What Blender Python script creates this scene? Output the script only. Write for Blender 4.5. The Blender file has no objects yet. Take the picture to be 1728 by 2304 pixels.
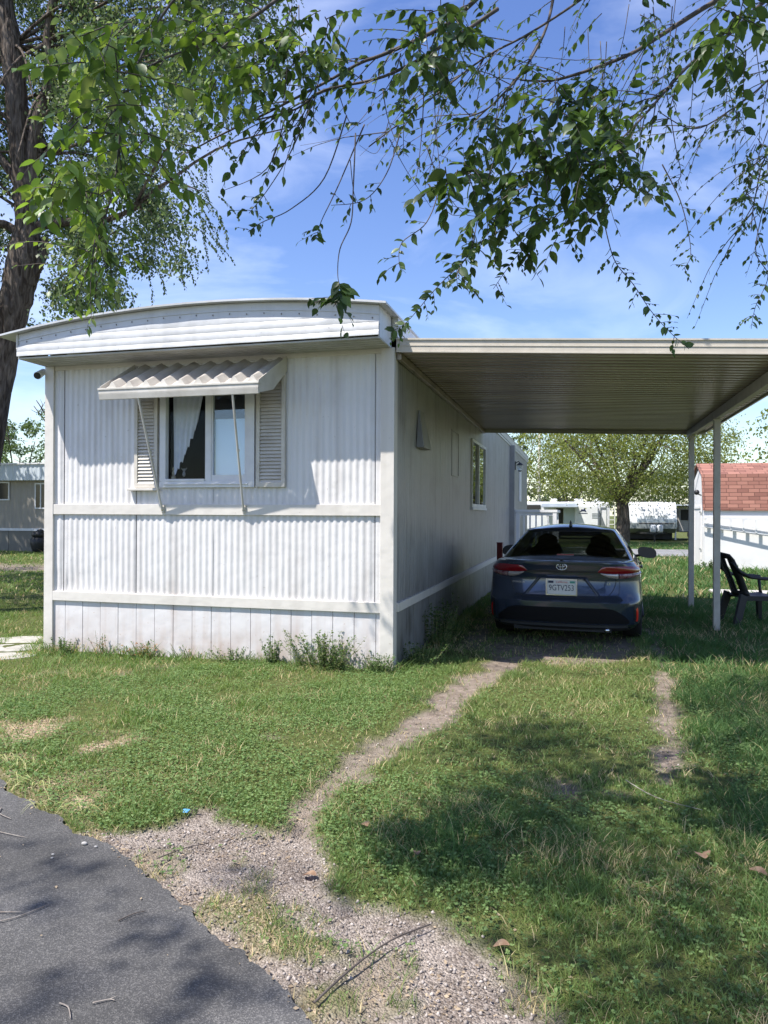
import bpy, bmesh, math, random
import numpy as np
from mathutils import Vector, Matrix
random.seed(7); rng = np.random.default_rng(7)
S = bpy.context.scene
COL = S.collection
R = math.radians

# ------------------------------------------------------------------ camera
F_PX = 1666.5                      # focal length in pixels of the 1728 x 2304 photograph
CAM = Vector((1.85, -7.307, 1.59))
yaw, pitch, roll = R(15.0), R(0.185), R(0.265)
fwd = Vector((-math.sin(yaw), math.cos(yaw), 0)); rgt = Vector((math.cos(yaw), math.sin(yaw), 0)); upv = Vector((0, 0, 1))
F = fwd*math.cos(pitch) + upv*math.sin(pitch); U = upv*math.cos(pitch) - fwd*math.sin(pitch)
RR = rgt*math.cos(roll) + U*math.sin(roll); UU = U*math.cos(roll) - rgt*math.sin(roll)
cd = bpy.data.cameras.new('camera'); cam = bpy.data.objects.new('camera', cd); COL.objects.link(cam)
cam.matrix_world = Matrix(((RR.x, UU.x, -F.x, CAM.x), (RR.y, UU.y, -F.y, CAM.y), (RR.z, UU.z, -F.z, CAM.z), (0, 0, 0, 1)))
cd.sensor_fit = 'VERTICAL'; cd.sensor_height = 24.0; cd.lens = F_PX/2304*24.0
cd.clip_start = 0.05; cd.clip_end = 3000
S.camera = cam
S.render.engine = 'CYCLES'
S.render.resolution_x = 768; S.render.resolution_y = 1024
S.view_settings.view_transform = 'Standard'; S.view_settings.look = 'None'
S.view_settings.exposure = 1.0; S.view_settings.gamma = 1.0

def at(u, v, D):
    """a point at forward distance D metres along the sight line through photo pixel u, v"""
    return CAM + (F + RR*((u-864)/F_PX) - UU*((v-1152)/F_PX))*D

# ------------------------------------------------------------------ sky and sun
SUN_DIR = Vector((0.43, 0.46, -1.12)).normalized()       # the way the light travels
W = bpy.data.worlds.new('World'); S.world = W; W.use_nodes = True
wn = W.node_tree; wn.nodes.clear()
out = wn.nodes.new('ShaderNodeOutputWorld'); bg = wn.nodes.new('ShaderNodeBackground')
sky = wn.nodes.new('ShaderNodeTexSky'); sky.sky_type = 'NISHITA'; sky.sun_disc = False
sky.sun_elevation = math.asin(-SUN_DIR.z); sky.sun_rotation = math.atan2(-SUN_DIR.x, -SUN_DIR.y)
sky.air_density = 1.15; sky.dust_density = 0.5; sky.ozone_density = 2.2
tc = wn.nodes.new('ShaderNodeTexCoord'); mp = wn.nodes.new('ShaderNodeMapping'); mp.inputs['Scale'].default_value = (1.0, 1.0, 3.2)
mp.inputs['Rotation'].default_value = (0.10, 0.2, 1.3)
n1 = wn.nodes.new('ShaderNodeTexNoise'); n1.inputs['Scale'].default_value = 2.3; n1.inputs['Detail'].default_value = 7; n1.inputs['Roughness'].default_value = .55; n1.inputs['Distortion'].default_value = .8
cr = wn.nodes.new('ShaderNodeValToRGB'); cr.color_ramp.elements[0].position = .47; cr.color_ramp.elements[1].position = .84
cr.color_ramp.elements[0].color = (0, 0, 0, 1); cr.color_ramp.elements[1].color = (.36, .36, .36, 1)
hs = wn.nodes.new('ShaderNodeHueSaturation'); hs.inputs['Saturation'].default_value = 1.18; hs.inputs['Hue'].default_value = .517; hs.inputs['Value'].default_value = 1.1
mx = wn.nodes.new('ShaderNodeMix'); mx.data_type = 'RGBA'; mx.inputs[7].default_value = (10.5, 11.0, 12.0, 1)
wn.links.new(tc.outputs['Generated'], mp.inputs['Vector']); wn.links.new(mp.outputs[0], n1.inputs['Vector'])
wn.links.new(n1.outputs['Fac'], cr.inputs[0]); wn.links.new(sky.outputs[0], hs.inputs['Color'])
wn.links.new(cr.outputs[0], mx.inputs[0]); wn.links.new(hs.outputs[0], mx.inputs[6]); wn.links.new(mx.outputs[2], bg.inputs['Color'])
bg.inputs['Strength'].default_value = 0.10
wn.links.new(bg.outputs[0], out.inputs[0])
sd = bpy.data.lights.new('sun', 'SUN'); sd.energy = 4.4; sd.angle = R(.55); sd.color = (1, .955, .88)
so = bpy.data.objects.new('sun', sd); COL.objects.link(so); so.location = (0, 0, 30)
so.rotation_euler = SUN_DIR.to_track_quat('-Z', 'Y').to_euler()

# ------------------------------------------------------------------ materials
def mat(name, c1, c2=None, scale=4.0, rough=.6, metal=0.0, bump=0.0, bscale=40.0, spec=.5, coat=0.0, stretch=(1, 1, 1), ramp=(.35, .65), detail=5, trans=0.0, vcol=False, c3=None):
    m = bpy.data.materials.new(name); m.use_nodes = True; nt = m.node_tree; N = nt.nodes; L = nt.links
    b = N['Principled BSDF']; b.inputs['Roughness'].default_value = rough; b.inputs['Metallic'].default_value = metal
    b.inputs['Specular IOR Level'].default_value = spec; b.inputs['Coat Weight'].default_value = coat
    if coat: b.inputs['Coat Roughness'].default_value = .04
    t = N.new('ShaderNodeTexCoord'); mpn = N.new('ShaderNodeMapping'); mpn.inputs['Scale'].default_value = stretch
    L.new(t.outputs['Object'], mpn.inputs['Vector'])
    col = None
    if vcol:
        a = N.new('ShaderNodeAttribute'); a.attribute_name = 'col'; col = a.outputs['Color']
    elif c2 is not None:
        n = N.new('ShaderNodeTexNoise'); n.inputs['Scale'].default_value = scale; n.inputs['Detail'].default_value = detail; n.inputs['Roughness'].default_value = .6
        L.new(mpn.outputs[0], n.inputs['Vector'])
        r = N.new('ShaderNodeValToRGB'); r.color_ramp.elements[0].position = ramp[0]; r.color_ramp.elements[1].position = ramp[1]
        r.color_ramp.elements[0].color = (*c1, 1); r.color_ramp.elements[1].color = (*c2, 1)
        if c3 is not None:
            e = r.color_ramp.elements.new(min(.98, ramp[1]+.12)); e.color = (*c3, 1)
        L.new(n.outputs['Fac'], r.inputs[0]); col = r.outputs[0]
    if col is not None: L.new(col, b.inputs['Base Color'])
    else: b.inputs['Base Color'].default_value = (*c1, 1)
    if bump:
        n2 = N.new('ShaderNodeTexNoise'); n2.inputs['Scale'].default_value = bscale; n2.inputs['Detail'].default_value = 4
        L.new(mpn.outputs[0], n2.inputs['Vector'])
        bp = N.new('ShaderNodeBump'); bp.inputs['Strength'].default_value = bump; bp.inputs['Distance'].default_value = .01
        L.new(n2.outputs['Fac'], bp.inputs['Height']); L.new(bp.outputs[0], b.inputs['Normal'])
    if trans:
        tr = N.new('ShaderNodeBsdfTranslucent'); ms = N.new('ShaderNodeMixShader'); ms.inputs[0].default_value = trans
        if col is not None:
            h = N.new('ShaderNodeHueSaturation'); h.inputs['Hue'].default_value = .485; h.inputs['Saturation'].default_value = 1.15; h.inputs['Value'].default_value = 1.9
            L.new(col, h.inputs['Color']); L.new(h.outputs[0], tr.inputs['Color'])
        else: tr.inputs['Color'].default_value = (*c1, 1)
        L.new(b.outputs[0], ms.inputs[1]); L.new(tr.outputs[0], ms.inputs[2]); L.new(ms.outputs[0], N['Material Output'].inputs['Surface'])
    return m

def glass(name, tint=(.5, .55, .55), refl=.12, rough=.02, clear=.8):
    m = bpy.data.materials.new(name); m.use_nodes = True; nt = m.node_tree; N = nt.nodes; L = nt.links
    N.remove(N['Principled BSDF'])
    g = N.new('ShaderNodeBsdfGlossy'); g.inputs['Roughness'].default_value = rough; g.inputs['Color'].default_value = (.9, .95, 1, 1)
    t = N.new('ShaderNodeBsdfTransparent'); t.inputs['Color'].default_value = (*tint, 1)
    fr = N.new('ShaderNodeLayerWeight'); fr.inputs['Blend'].default_value = .5
    pw = N.new('ShaderNodeMath'); pw.operation = 'POWER'; pw.inputs[1].default_value = 4.0; L.new(fr.outputs['Facing'], pw.inputs[0])
    mm = N.new('ShaderNodeMath'); mm.operation = 'MULTIPLY_ADD'; mm.inputs[1].default_value = .8; mm.inputs[2].default_value = max(0, .04+refl); mm.use_clamp = True
    L.new(pw.outputs[0], mm.inputs[0])
    s = N.new('ShaderNodeMixShader'); L.new(mm.outputs[0], s.inputs[0]); L.new(t.outputs[0], s.inputs[1]); L.new(g.outputs[0], s.inputs[2])
    L.new(s.outputs[0], N['Material Output'].inputs['Surface'])
    return m

def streaky(name, base, dirt, zdirt=.5, rough=.45, metal=0.0, amount=.5):
    """painted sheet metal: base colour, faint streaks running down, grime rising from the bottom, small specks"""
    m = bpy.data.materials.new(name); m.use_nodes = True; nt = m.node_tree; N = nt.nodes; L = nt.links
    b = N['Principled BSDF']; b.inputs['Roughness'].default_value = rough; b.inputs['Metallic'].default_value = metal
    t = N.new('ShaderNodeTexCoord')
    def noise(scale, stretch, lo, hi, det=5):
        mp_ = N.new('ShaderNodeMapping'); mp_.inputs['Scale'].default_value = stretch; L.new(t.outputs['Object'], mp_.inputs[0])
        n = N.new('ShaderNodeTexNoise'); n.inputs['Scale'].default_value = scale; n.inputs['Detail'].default_value = det; L.new(mp_.outputs[0], n.inputs[0])
        mr = N.new('ShaderNodeMapRange'); mr.inputs[1].default_value = lo; mr.inputs[2].default_value = hi; L.new(n.outputs['Fac'], mr.inputs[0]); return mr.outputs[0]
    st = noise(9, (1, 1, .06), .48, .78); bl = noise(2.2, (1, 1, 1), .5, .75); sp = noise(34, (1, 1, 1), .70, .76, 2)
    sep = N.new('ShaderNodeSeparateXYZ'); L.new(t.outputs['Object'], sep.inputs[0])
    mz = N.new('ShaderNodeMapRange'); mz.inputs[1].default_value = zdirt; mz.inputs[2].default_value = 0.0; L.new(sep.outputs[2], mz.inputs[0])
    def m2(op, a, c):
        k = N.new('ShaderNodeMath'); k.operation = op; k.use_clamp = True
        for i, q in enumerate((a, c)):
            if isinstance(q, float): k.inputs[i].default_value = q
            else: L.new(q, k.inputs[i])
        return k.outputs[0]
    low = m2('MULTIPLY', mz.outputs[0], noise(5, (1, 1, .6), .3, .7))
    f = m2('ADD', m2('MULTIPLY', st, .35*amount*2), m2('MULTIPLY', bl, .25*amount*2)); f = m2('ADD', f, m2('MULTIPLY', low, .8)); f = m2('ADD', f, m2('MULTIPLY', sp, .45))
    mxr = N.new('ShaderNodeMix'); mxr.data_type = 'RGBA'; mxr.inputs[6].default_value = (*base, 1); mxr.inputs[7].default_value = (*dirt, 1)
    L.new(f, mxr.inputs[0]); L.new(mxr.outputs[2], b.inputs['Base Color'])
    n2 = N.new('ShaderNodeTexNoise'); n2.inputs['Scale'].default_value = 6; L.new(t.outputs['Object'], n2.inputs[0])
    bp = N.new('ShaderNodeBump'); bp.inputs['Strength'].default_value = .35; bp.inputs['Distance'].default_value = .02
    L.new(n2.outputs['Fac'], bp.inputs['Height']); L.new(bp.outputs[0], b.inputs['Normal'])
    return m

M = {}
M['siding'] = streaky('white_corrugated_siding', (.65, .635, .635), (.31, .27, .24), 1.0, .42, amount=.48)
M['side_siding'] = streaky('shaded_grey_side_siding', (.29, .285, .285), (.12, .115, .105), 1.2, .40, amount=.8)  # greyer, dirtier side wall with carport shade put into its base colour
M['skirt'] = streaky('painted_skirting', (.63, .61, .615), (.38, .27, .21), .46, .7, amount=.5)
M['trim'] = streaky('cream_trim', (.62, .585, .54), (.34, .30, .26), .3, .55, amount=.3)
M['fascia'] = streaky('white_metal_fascia', (.60, .60, .61), (.30, .29, .28), .0, .35, amount=.4)
M['soffit'] = mat('soffit_metal', (.50, .49, .46), (.36, .35, .31), 3, .5)
M['roof'] = mat('aluminium_roof', (.62, .62, .62), (.45, .44, .42), 2, .45, .3)
M['gap'] = mat('dark_gap', (.03, .03, .03), rough=.9)
M['seam'] = mat('grey_seam', (.20, .19, .19), rough=.8)
M['vinyl'] = mat('white_vinyl', (.70, .70, .71), (.62, .62, .64), 8, .4)
M['shutter'] = mat('cream_shutter', (.60, .56, .50), (.50, .46, .40), 6, .5)
M['awning'] = mat('cream_awning', (.60, .57, .52), (.47, .44, .39), 5, .45)
M['glass'] = glass('window_glass', (.92, .95, .97), .03)
M['darkglass'] = glass('dark_window_glass', (.25, .28, .28), .10)
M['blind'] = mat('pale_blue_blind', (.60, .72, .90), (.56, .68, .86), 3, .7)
M['curtain'] = mat('white_curtain', (.80, .83, .88), (.72, .75, .82), 12, .9, trans=.1)
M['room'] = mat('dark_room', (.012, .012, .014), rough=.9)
M['carport'] = streaky('cream_carport_metal', (.52, .475, .41), (.33, .29, .23), 0, .4, amount=.4)
M['deck'] = mat('carport_underside', (.34, .285, .225), (.20, .165, .13), 1.3, .30, .35, stretch=(.3, 2, 1))  # warm brown underside, darkened to hold the shade under the roof
M['post'] = mat('cream_post_chipped', (.52, .49, .44), (.44, .41, .36), 6, .55, c3=(.16, .12, .09), ramp=(.35, .64))
M['black'] = mat('black_plastic', (.014, .014, .015), (.022, .021, .022), 9, .55)
M['rubber'] = mat('tyre_rubber', (.012, .012, .012), rough=.85, bump=.4)
M['paint'] = mat('slate_blue_car_paint', (.030, .044, .076), rough=.24, metal=.45, coat=1.0)
M['carglass'] = glass('tinted_car_glass', (.09, .10, .10), .0)
M['shieldglass'] = glass('clear_car_glass', (.88, .92, .9), -.03)
M['red'] = mat('red_lens', (.20, .004, .010), rough=.12, coat=.8)
M['redrefl'] = mat('red_reflector', (.70, .03, .02), rough=.25, coat=.5)
M['clearlens'] = mat('clear_lamp_lens', (.62, .56, .55), (.35, .30, .30), 60, .12, .35, coat=.8)
M['chrome'] = mat('chrome', (.75, .76, .78), rough=.14, metal=1.0)
M['rim'] = mat('alloy_rim', (.42, .43, .45), rough=.3, metal=.9)
M['plate'] = mat('white_plate', (.62, .63, .62), (.56, .57, .57), 30, .4)
M['navy'] = mat('navy_ink', (.012, .018, .06), rough=.5)
M['redink'] = mat('red_ink', (.45, .03, .03), rough=.5)
M['redpost'] = mat('red_painted_post', (.22, .012, .014), (.15, .01, .01), 7, .5)
M['stone'] = mat('paver_concrete', (.42, .40, .35), (.28, .27, .24), 9, .9, bump=.6, bscale=60)
M['slab'] = mat('pale_concrete', (.48, .45, .42), (.38, .36, .33), 3, .9, bump=.3)
M['twig'] = mat('grey_twig', (.30, .27, .24), (.17, .14, .12), 30, .9)
M['litterleaf'] = mat('dry_brown_leaf', (.34, .23, .15), (.22, .13, .08), 30, .7, trans=.2)
M['bluescrap'] = mat('blue_plastic_scrap', (.10, .32, .62), rough=.4)
M['pebble'] = mat('pale_pebble', (.42, .41, .40), (.22, .21, .20), 14, .9, vcol=False)
M['shed'] = mat('white_shed_paint', (.78, .77, .76), (.70, .69, .68), 2, .6)
M['ladder'] = mat('white_ladder_paint', (.74, .74, .75), (.62, .62, .63), 8, .5)
M['rvwhite'] = mat('trailer_white', (.72, .73, .74), (.62, .63, .65), 1.5, .4)
M['rvgrey'] = mat('trailer_grey', (.20, .23, .24), (.26, .29, .30), 2, .45)
M['rvblue'] = mat('trailer_pale_blue', (.50, .58, .66), rough=.5)
M['neigh'] = streaky('taupe_siding', (.30, .27, .23), (.2, .18, .15), .6, .6)
M['neighroof'] = mat('pale_blue_grey_fascia', (.50, .55, .60), (.44, .49, .54), 2, .5)
M['foliage'] = mat('leaf_green', (.05, .1, .02), rough=.5, trans=.38, vcol=True, spec=.35)
M['leafnear'] = mat('near_leaf_green', (.05, .1, .02), rough=.42, trans=.34, vcol=True, spec=.4)
M['grass'] = mat('grass_blade', (.05, .1, .02), rough=.6, trans=.30, vcol=True, spec=.25)
M['palegrass'] = mat('pale_long_grass', (.28, .33, .10), (.44, .42, .22), 25, .6, trans=.25)
M['weedstem'] = mat('weed_stem', (.16, .20, .07), (.24, .22, .10), 20, .7)

def bark_mat(name, c1, c2, sc=14):
    m = bpy.data.materials.new(name); m.use_nodes = True; nt = m.node_tree; N = nt.nodes; L = nt.links
    b = N['Principled BSDF']; b.inputs['Roughness'].default_value = .95; b.inputs['Specular IOR Level'].default_value = .1
    t = N.new('ShaderNodeTexCoord'); mp_ = N.new('ShaderNodeMapping'); mp_.inputs['Scale'].default_value = (1, 1, .16); L.new(t.outputs['Object'], mp_.inputs[0])
    w = N.new('ShaderNodeTexNoise'); w.inputs['Scale'].default_value = sc; w.inputs['Detail'].default_value = 6; w.inputs['Distortion'].default_value = 1.2; L.new(mp_.outputs[0], w.inputs[0])
    v = N.new('ShaderNodeTexVoronoi'); v.inputs['Scale'].default_value = sc*1.2; v.feature = 'DISTANCE_TO_EDGE'; L.new(mp_.outputs[0], v.inputs[0])
    r = N.new('ShaderNodeValToRGB'); r.color_ramp.elements[0].position = .35; r.color_ramp.elements[1].position = .7
    r.color_ramp.elements[0].color = (*c1, 1); r.color_ramp.elements[1].color = (*c2, 1); L.new(w.outputs['Fac'], r.inputs[0]); L.new(r.outputs[0], b.inputs['Base Color'])
    ad = N.new('ShaderNodeMath'); ad.operation = 'ADD'; L.new(w.outputs['Fac'], ad.inputs[0]); L.new(v.outputs['Distance'], ad.inputs[1])
    bp = N.new('ShaderNodeBump'); bp.inputs['Strength'].default_value = 1; bp.inputs['Distance'].default_value = .045; L.new(ad.outputs[0], bp.inputs['Height']); L.new(bp.outputs[0], b.inputs['Normal'])
    return m
M['bark'] = bark_mat('grey_brown_bark', (.055, .042, .035), (.20, .165, .14))
M['twigbark'] = mat('branch_bark', (.050, .040, .036), (.10, .08, .07), 20, .8)

def shingle_mat():
    m = bpy.data.materials.new('red_shingles'); m.use_nodes = True; nt = m.node_tree; N = nt.nodes; L = nt.links
    b = N['Principled BSDF']; b.inputs['Roughness'].default_value = .95
    t = N.new('ShaderNodeTexCoord'); sp = N.new('ShaderNodeSeparateXYZ'); cb = N.new('ShaderNodeCombineXYZ'); L.new(t.outputs['Object'], sp.inputs[0])
    L.new(sp.outputs[0], cb.inputs[0]); ad = N.new('ShaderNodeMath'); ad.operation = 'MULTIPLY_ADD'; ad.inputs[1].default_value = .35
    L.new(sp.outputs[1], ad.inputs[0]); L.new(sp.outputs[2], ad.inputs[2]); L.new(ad.outputs[0], cb.inputs[1])
    br = N.new('ShaderNodeTexBrick'); br.inputs['Scale'].default_value = 1; br.inputs['Brick Width'].default_value = .30; br.inputs['Row Height'].default_value = .125
    br.inputs['Mortar Size'].default_value = .006; br.inputs['Color1'].default_value = (.22, .095, .072, 1); br.inputs['Color2'].default_value = (.37, .175, .13, 1); br.inputs['Mortar'].default_value = (.10, .04, .03, 1)
    br.offset = .41; br.squash = 1.15; br.squash_frequency = 2
    L.new(cb.outputs[0], br.inputs['Vector']); n = N.new('ShaderNodeTexNoise'); n.inputs['Scale'].default_value = 60; L.new(t.outputs['Object'], n.inputs[0])
    mx_ = N.new('ShaderNodeMix'); mx_.data_type = 'RGBA'; mx_.blend_type = 'MULTIPLY'; mx_.inputs[0].default_value = .25; L.new(br.outputs['Color'], mx_.inputs[6]); L.new(n.outputs['Color'], mx_.inputs[7])
    L.new(mx_.outputs[2], b.inputs['Base Color'])
    bp = N.new('ShaderNodeBump'); bp.inputs['Distance'].default_value = .02; L.new(br.outputs['Fac'], bp.inputs['Height']); bp.invert = True; L.new(bp.outputs[0], b.inputs['Normal'])
    return m
M['shingle'] = shingle_mat()

# ------------------------------------------------------------------ builders
def link(name, me, m=None, parent=None):
    o = bpy.data.objects.new(name, me); COL.objects.link(o)
    if m is not None: me.materials.append(m)
    if parent is not None: o.parent = parent
    return o
def tag(o, label=None, cat=None, group=None, kind=None):
    for k, v in (('label', label), ('category', cat), ('group', group), ('kind', kind)):
        if v: o[k] = v
    return o
def thing(name, label, cat, loc=(0, 0, 0), rz=0, group=None):
    o = bpy.data.objects.new(name, None); COL.objects.link(o); o.location = loc; o.rotation_euler = (0, 0, rz); o.empty_display_size = .2
    return tag(o, label, cat, group)
def part(o, label): o['label'] = label; return o

class MB:
    def __init__(s): s.v = []; s.f = []; s.mi = None
    def add(s, vs, fs):
        b = len(s.v); s.v += [tuple(v) for v in vs]; s.f += [tuple(b+i for i in f) for f in fs]; return s
    def box(s, x0, x1, y0, y1, z0, z1):
        return s.add([(x0, y0, z0), (x1, y0, z0), (x1, y1, z0), (x0, y1, z0), (x0, y0, z1), (x1, y0, z1), (x1, y1, z1), (x0, y1, z1)],
                     [(0, 3, 2, 1), (4, 5, 6, 7), (0, 1, 5, 4), (1, 2, 6, 5), (2, 3, 7, 6), (3, 0, 4, 7)])
    def hexa(s, p):
        return s.add(p, [(0, 3, 2, 1), (4, 5, 6, 7), (0, 1, 5, 4), (1, 2, 6, 5), (2, 3, 7, 6), (3, 0, 4, 7)])
    def bar(s, a, b, w, h=None, up=(0, 0, 1)):
        a = Vector(a); b = Vector(b); d = (b-a).normalized(); h = h or w; u_ = Vector(up)
        if abs(d.dot(u_)) > .98: u_ = Vector((0, 1, 0))
        x = d.cross(u_).normalized()*w/2; y = x.cross(d).normalized()*h/2
        return s.hexa([a-x-y, a+x-y, b+x-y, b-x-y, a-x+y, a+x+y, b+x+y, b-x+y])
    def tube(s, pts, rad, n=8, caps=True, wob=0):
        pts = [Vector(p) for p in pts]; rings = []; u_ = None
        if isinstance(rad, (int, float)): rad = [rad]*len(pts)
        for i, p in enumerate(pts):
            d = (pts[min(i+1, len(pts)-1)]-pts[max(i-1, 0)])
            if d.length < 1e-9: d = Vector((0, 0, 1))
            d.normalize()
            if u_ is None: u_ = d.orthogonal().normalized()
            else:
                u_ = (u_-d*u_.dot(d))
                u_ = u_.normalized() if u_.length > 1e-6 else d.orthogonal().normalized()
            w_ = d.cross(u_); r = rad[i]
            rings.append([p+(u_*math.cos(2*math.pi*k/n)+w_*math.sin(2*math.pi*k/n))*r*(1+(random.uniform(-wob, wob) if wob else 0)) for k in range(n)])
        fs = []
        for i in range(len(pts)-1):
            for k in range(n):
                a = i*n+k; b = i*n+(k+1) % n; fs.append((a, b, b+n, a+n))
        if caps: fs.append(tuple(range(n-1, -1, -1))); fs.append(tuple((len(pts)-1)*n+k for k in range(n)))
        return s.add([v for r_ in rings for v in r_], fs)
    def grid(s, rows, flip=False):
        n = len(rows[0]); fs = []
        for i in range(len(rows)-1):
            for k in range(n-1):
                q = (i*n+k, i*n+k+1, (i+1)*n+k+1, (i+1)*n+k); fs.append(q[::-1] if flip else q)
        return s.add([v for r_ in rows for v in r_], fs)
    def prism(s, poly, axis, a, b):
        """extrude a polygon given in the two other axes along axis from a to b"""
        def mk(p, t):
            q = list(p); q.insert(axis, t); return tuple(q)
        n = len(poly); vs = [mk(p, a) for p in poly]+[mk(p, b) for p in poly]
        fs = [tuple(range(n-1, -1, -1)), tuple(range(n, 2*n))]+[(i, (i+1) % n, (i+1) % n+n, i+n) for i in range(n)]
        return s.add(vs, fs)
    def ell(s, c, r, n=12, m=8, zmin=-1):
        rows = []
        for i in range(m+1):
            t = math.pi*i/m-math.pi/2
            rows.append([(c[0]+r[0]*math.cos(t)*math.cos(2*math.pi*k/n), c[1]+r[1]*math.cos(t)*math.sin(2*math.pi*k/n), c[2]+r[2]*math.sin(t)) for k in range(n+1)])
        return s.grid(rows)
    def disc(s, c, r, axis=0, w=.02, n=24):
        d = [0, 0, 0]; d[axis] = w/2; c = Vector(c); d = Vector(d); return s.tube([c-d, c+d], r, n)
    def build(s, name, m, parent=None, smooth=False, angle=None, bevel=0, recalc=True):
        me = bpy.data.meshes.new(name); me.from_pydata(s.v, [], s.f); me.validate()
        if recalc or bevel:
            bm = bmesh.new(); bm.from_mesh(me)
            bmesh.ops.remove_doubles(bm, verts=bm.verts, dist=1e-5)
            bmesh.ops.recalc_face_normals(bm, faces=bm.faces); bm.to_mesh(me); bm.free()
        o = link(name, me, m, parent)
        if smooth:
            me.polygons.foreach_set('use_smooth', [True]*len(me.polygons))
            if angle: me.set_sharp_from_angle(angle=R(angle))
        if bevel:
            md = o.modifiers.new('bevel', 'BEVEL'); md.width = bevel; md.segments = 2; md.limit_method = 'ANGLE'; md.angle_limit = R(40)
        return o

def mesh_np(name, V, Fq, m, parent=None, col=None, smooth=False):
    """V (n,3), Fq list of (k,j) face index arrays; col (n,3) vertex colours"""
    me = bpy.data.meshes.new(name)
    me.vertices.add(len(V)); me.vertices.foreach_set('co', V.astype(np.float32).ravel())
    sizes = np.concatenate([np.full(len(f), f.shape[1], dtype=np.int32) for f in Fq]); idx = np.concatenate([f.ravel() for f in Fq]).astype(np.int32)
    me.loops.add(len(idx)); me.loops.foreach_set('vertex_index', idx)
    me.polygons.add(len(sizes)); st = np.concatenate([[0], np.cumsum(sizes)[:-1]]).astype(np.int32); me.polygons.foreach_set('loop_start', st)
    if smooth: me.polygons.foreach_set('use_smooth', np.ones(len(sizes), dtype=bool))
    me.update(calc_edges=True)
    if col is not None:
        a = me.attributes.new('col', 'FLOAT_COLOR', 'POINT'); c = np.ones((len(V), 4), dtype=np.float32); c[:, :3] = col; a.data.foreach_set('color', c.ravel())
    return link(name, me, m, parent)

LEAF_V = np.array([(0, 0, 0)]+[q for y_, w_, c_ in ((.13, .17, 0), (.32, .275, .01), (.56, .25, 0), (.80, .12, -.03)) for q in ((-w_, y_, .05+c_), (0, y_+.015, c_), (w_, y_, .05+c_))]+[(0, 1.0, -.10)])
LEAF_F = [np.array([(0, 2, 1), (0, 3, 2), (10, 11, 13), (11, 12, 13)]), np.array([(a+i, a+i+1, a+i+4, a+i+3) for a in (1, 4, 7) for i in (0, 1)])]
RH_V = np.array([(0, 0, 0), (-.32, .45, .05), (.32, .45, .05), (0, 1, -.06)]); RH_F = [np.array([(0, 2, 3, 1)])]
class Leaves:
    def __init__(s): s.P = []; s.D = []; s.N = []; s.L = []; s.C = []
    def add(s, p, d, n, l, c): s.P.append(p); s.D.append(d); s.N.append(n); s.L.append(l); s.C.append(c)
    def addn(s, P, D, N, L, C): s.P += list(P); s.D += list(D); s.N += list(N); s.L += list(L); s.C += list(C)
    def build(s, name, m, parent=None, simple=False, wid=1.0):
        T, TF = (RH_V, RH_F) if simple else (LEAF_V, LEAF_F)
        P = np.array(s.P, float); D = np.array(s.D, float); N = np.array(s.N, float); L = np.array(s.L, float)[:, None]; C = np.array(s.C, float)
        D /= np.linalg.norm(D, axis=1)[:, None]+1e-9; X = np.cross(D, N); X /= np.linalg.norm(X, axis=1)[:, None]+1e-9; N = np.cross(X, D)
        V = P[:, None]+(X[:, None]*T[None, :, 0:1]*wid+D[:, None]*T[None, :, 1:2]+N[:, None]*T[None, :, 2:3])*L[:, None]
        k = len(T); off = (np.arange(len(P))*k)[:, None, None]
        Fs = [(f[None]+off).reshape(-1, f.shape[1]) for f in TF]
        return mesh_np(name, V.reshape(-1, 3), Fs, m, parent, np.repeat(C, k, axis=0), not simple)

def vnoise(x, y, s=1.0, seed=0):
    """cheap smooth value noise in numpy, 0..1"""
    r_ = np.random.default_rng(seed).random((256, 256)); x = np.asarray(x)*s; y = np.asarray(y)*s
    xi = np.floor(x).astype(int); yi = np.floor(y).astype(int); fx = x-xi; fy = y-yi; fx = fx*fx*(3-2*fx); fy = fy*fy*(3-2*fy)
    g = lambda a, b: r_[a % 256, b % 256]
    return (g(xi, yi)*(1-fx)+g(xi+1, yi)*fx)*(1-fy)+(g(xi, yi+1)*(1-fx)+g(xi+1, yi+1)*fx)*fy
def fbm(x, y, s, seed=0): return (vnoise(x, y, s, seed)+.5*vnoise(x, y, s*2.1, seed+1)+.25*vnoise(x, y, s*4.3, seed+2))/1.75
def seg_dist(x, y, pts):
    d = np.full(np.shape(x), 1e9)
    for (ax, ay), (bx, by) in zip(pts[:-1], pts[1:]):
        vx, vy = bx-ax, by-ay; t = np.clip(((x-ax)*vx+(y-ay)*vy)/(vx*vx+vy*vy+1e-12), 0, 1)
        d = np.minimum(d, np.hypot(x-ax-t*vx, y-ay-t*vy))
    return d
def inside(x, y, poly):
    r_ = np.zeros(np.shape(x), bool); n = len(poly)
    for i in range(n):
        (ax, ay), (bx, by) = poly[i], poly[(i+1) % n]
        c = ((ay > y) != (by > y)) & (x < (bx-ax)*(y-ay)/(by-ay+1e-12)+ax); r_ ^= c
    return r_
def sdist(x, y, poly):
    d = seg_dist(x, y, list(poly)+[poly[0]]); return np.where(inside(x, y, poly), d, -d)

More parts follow.
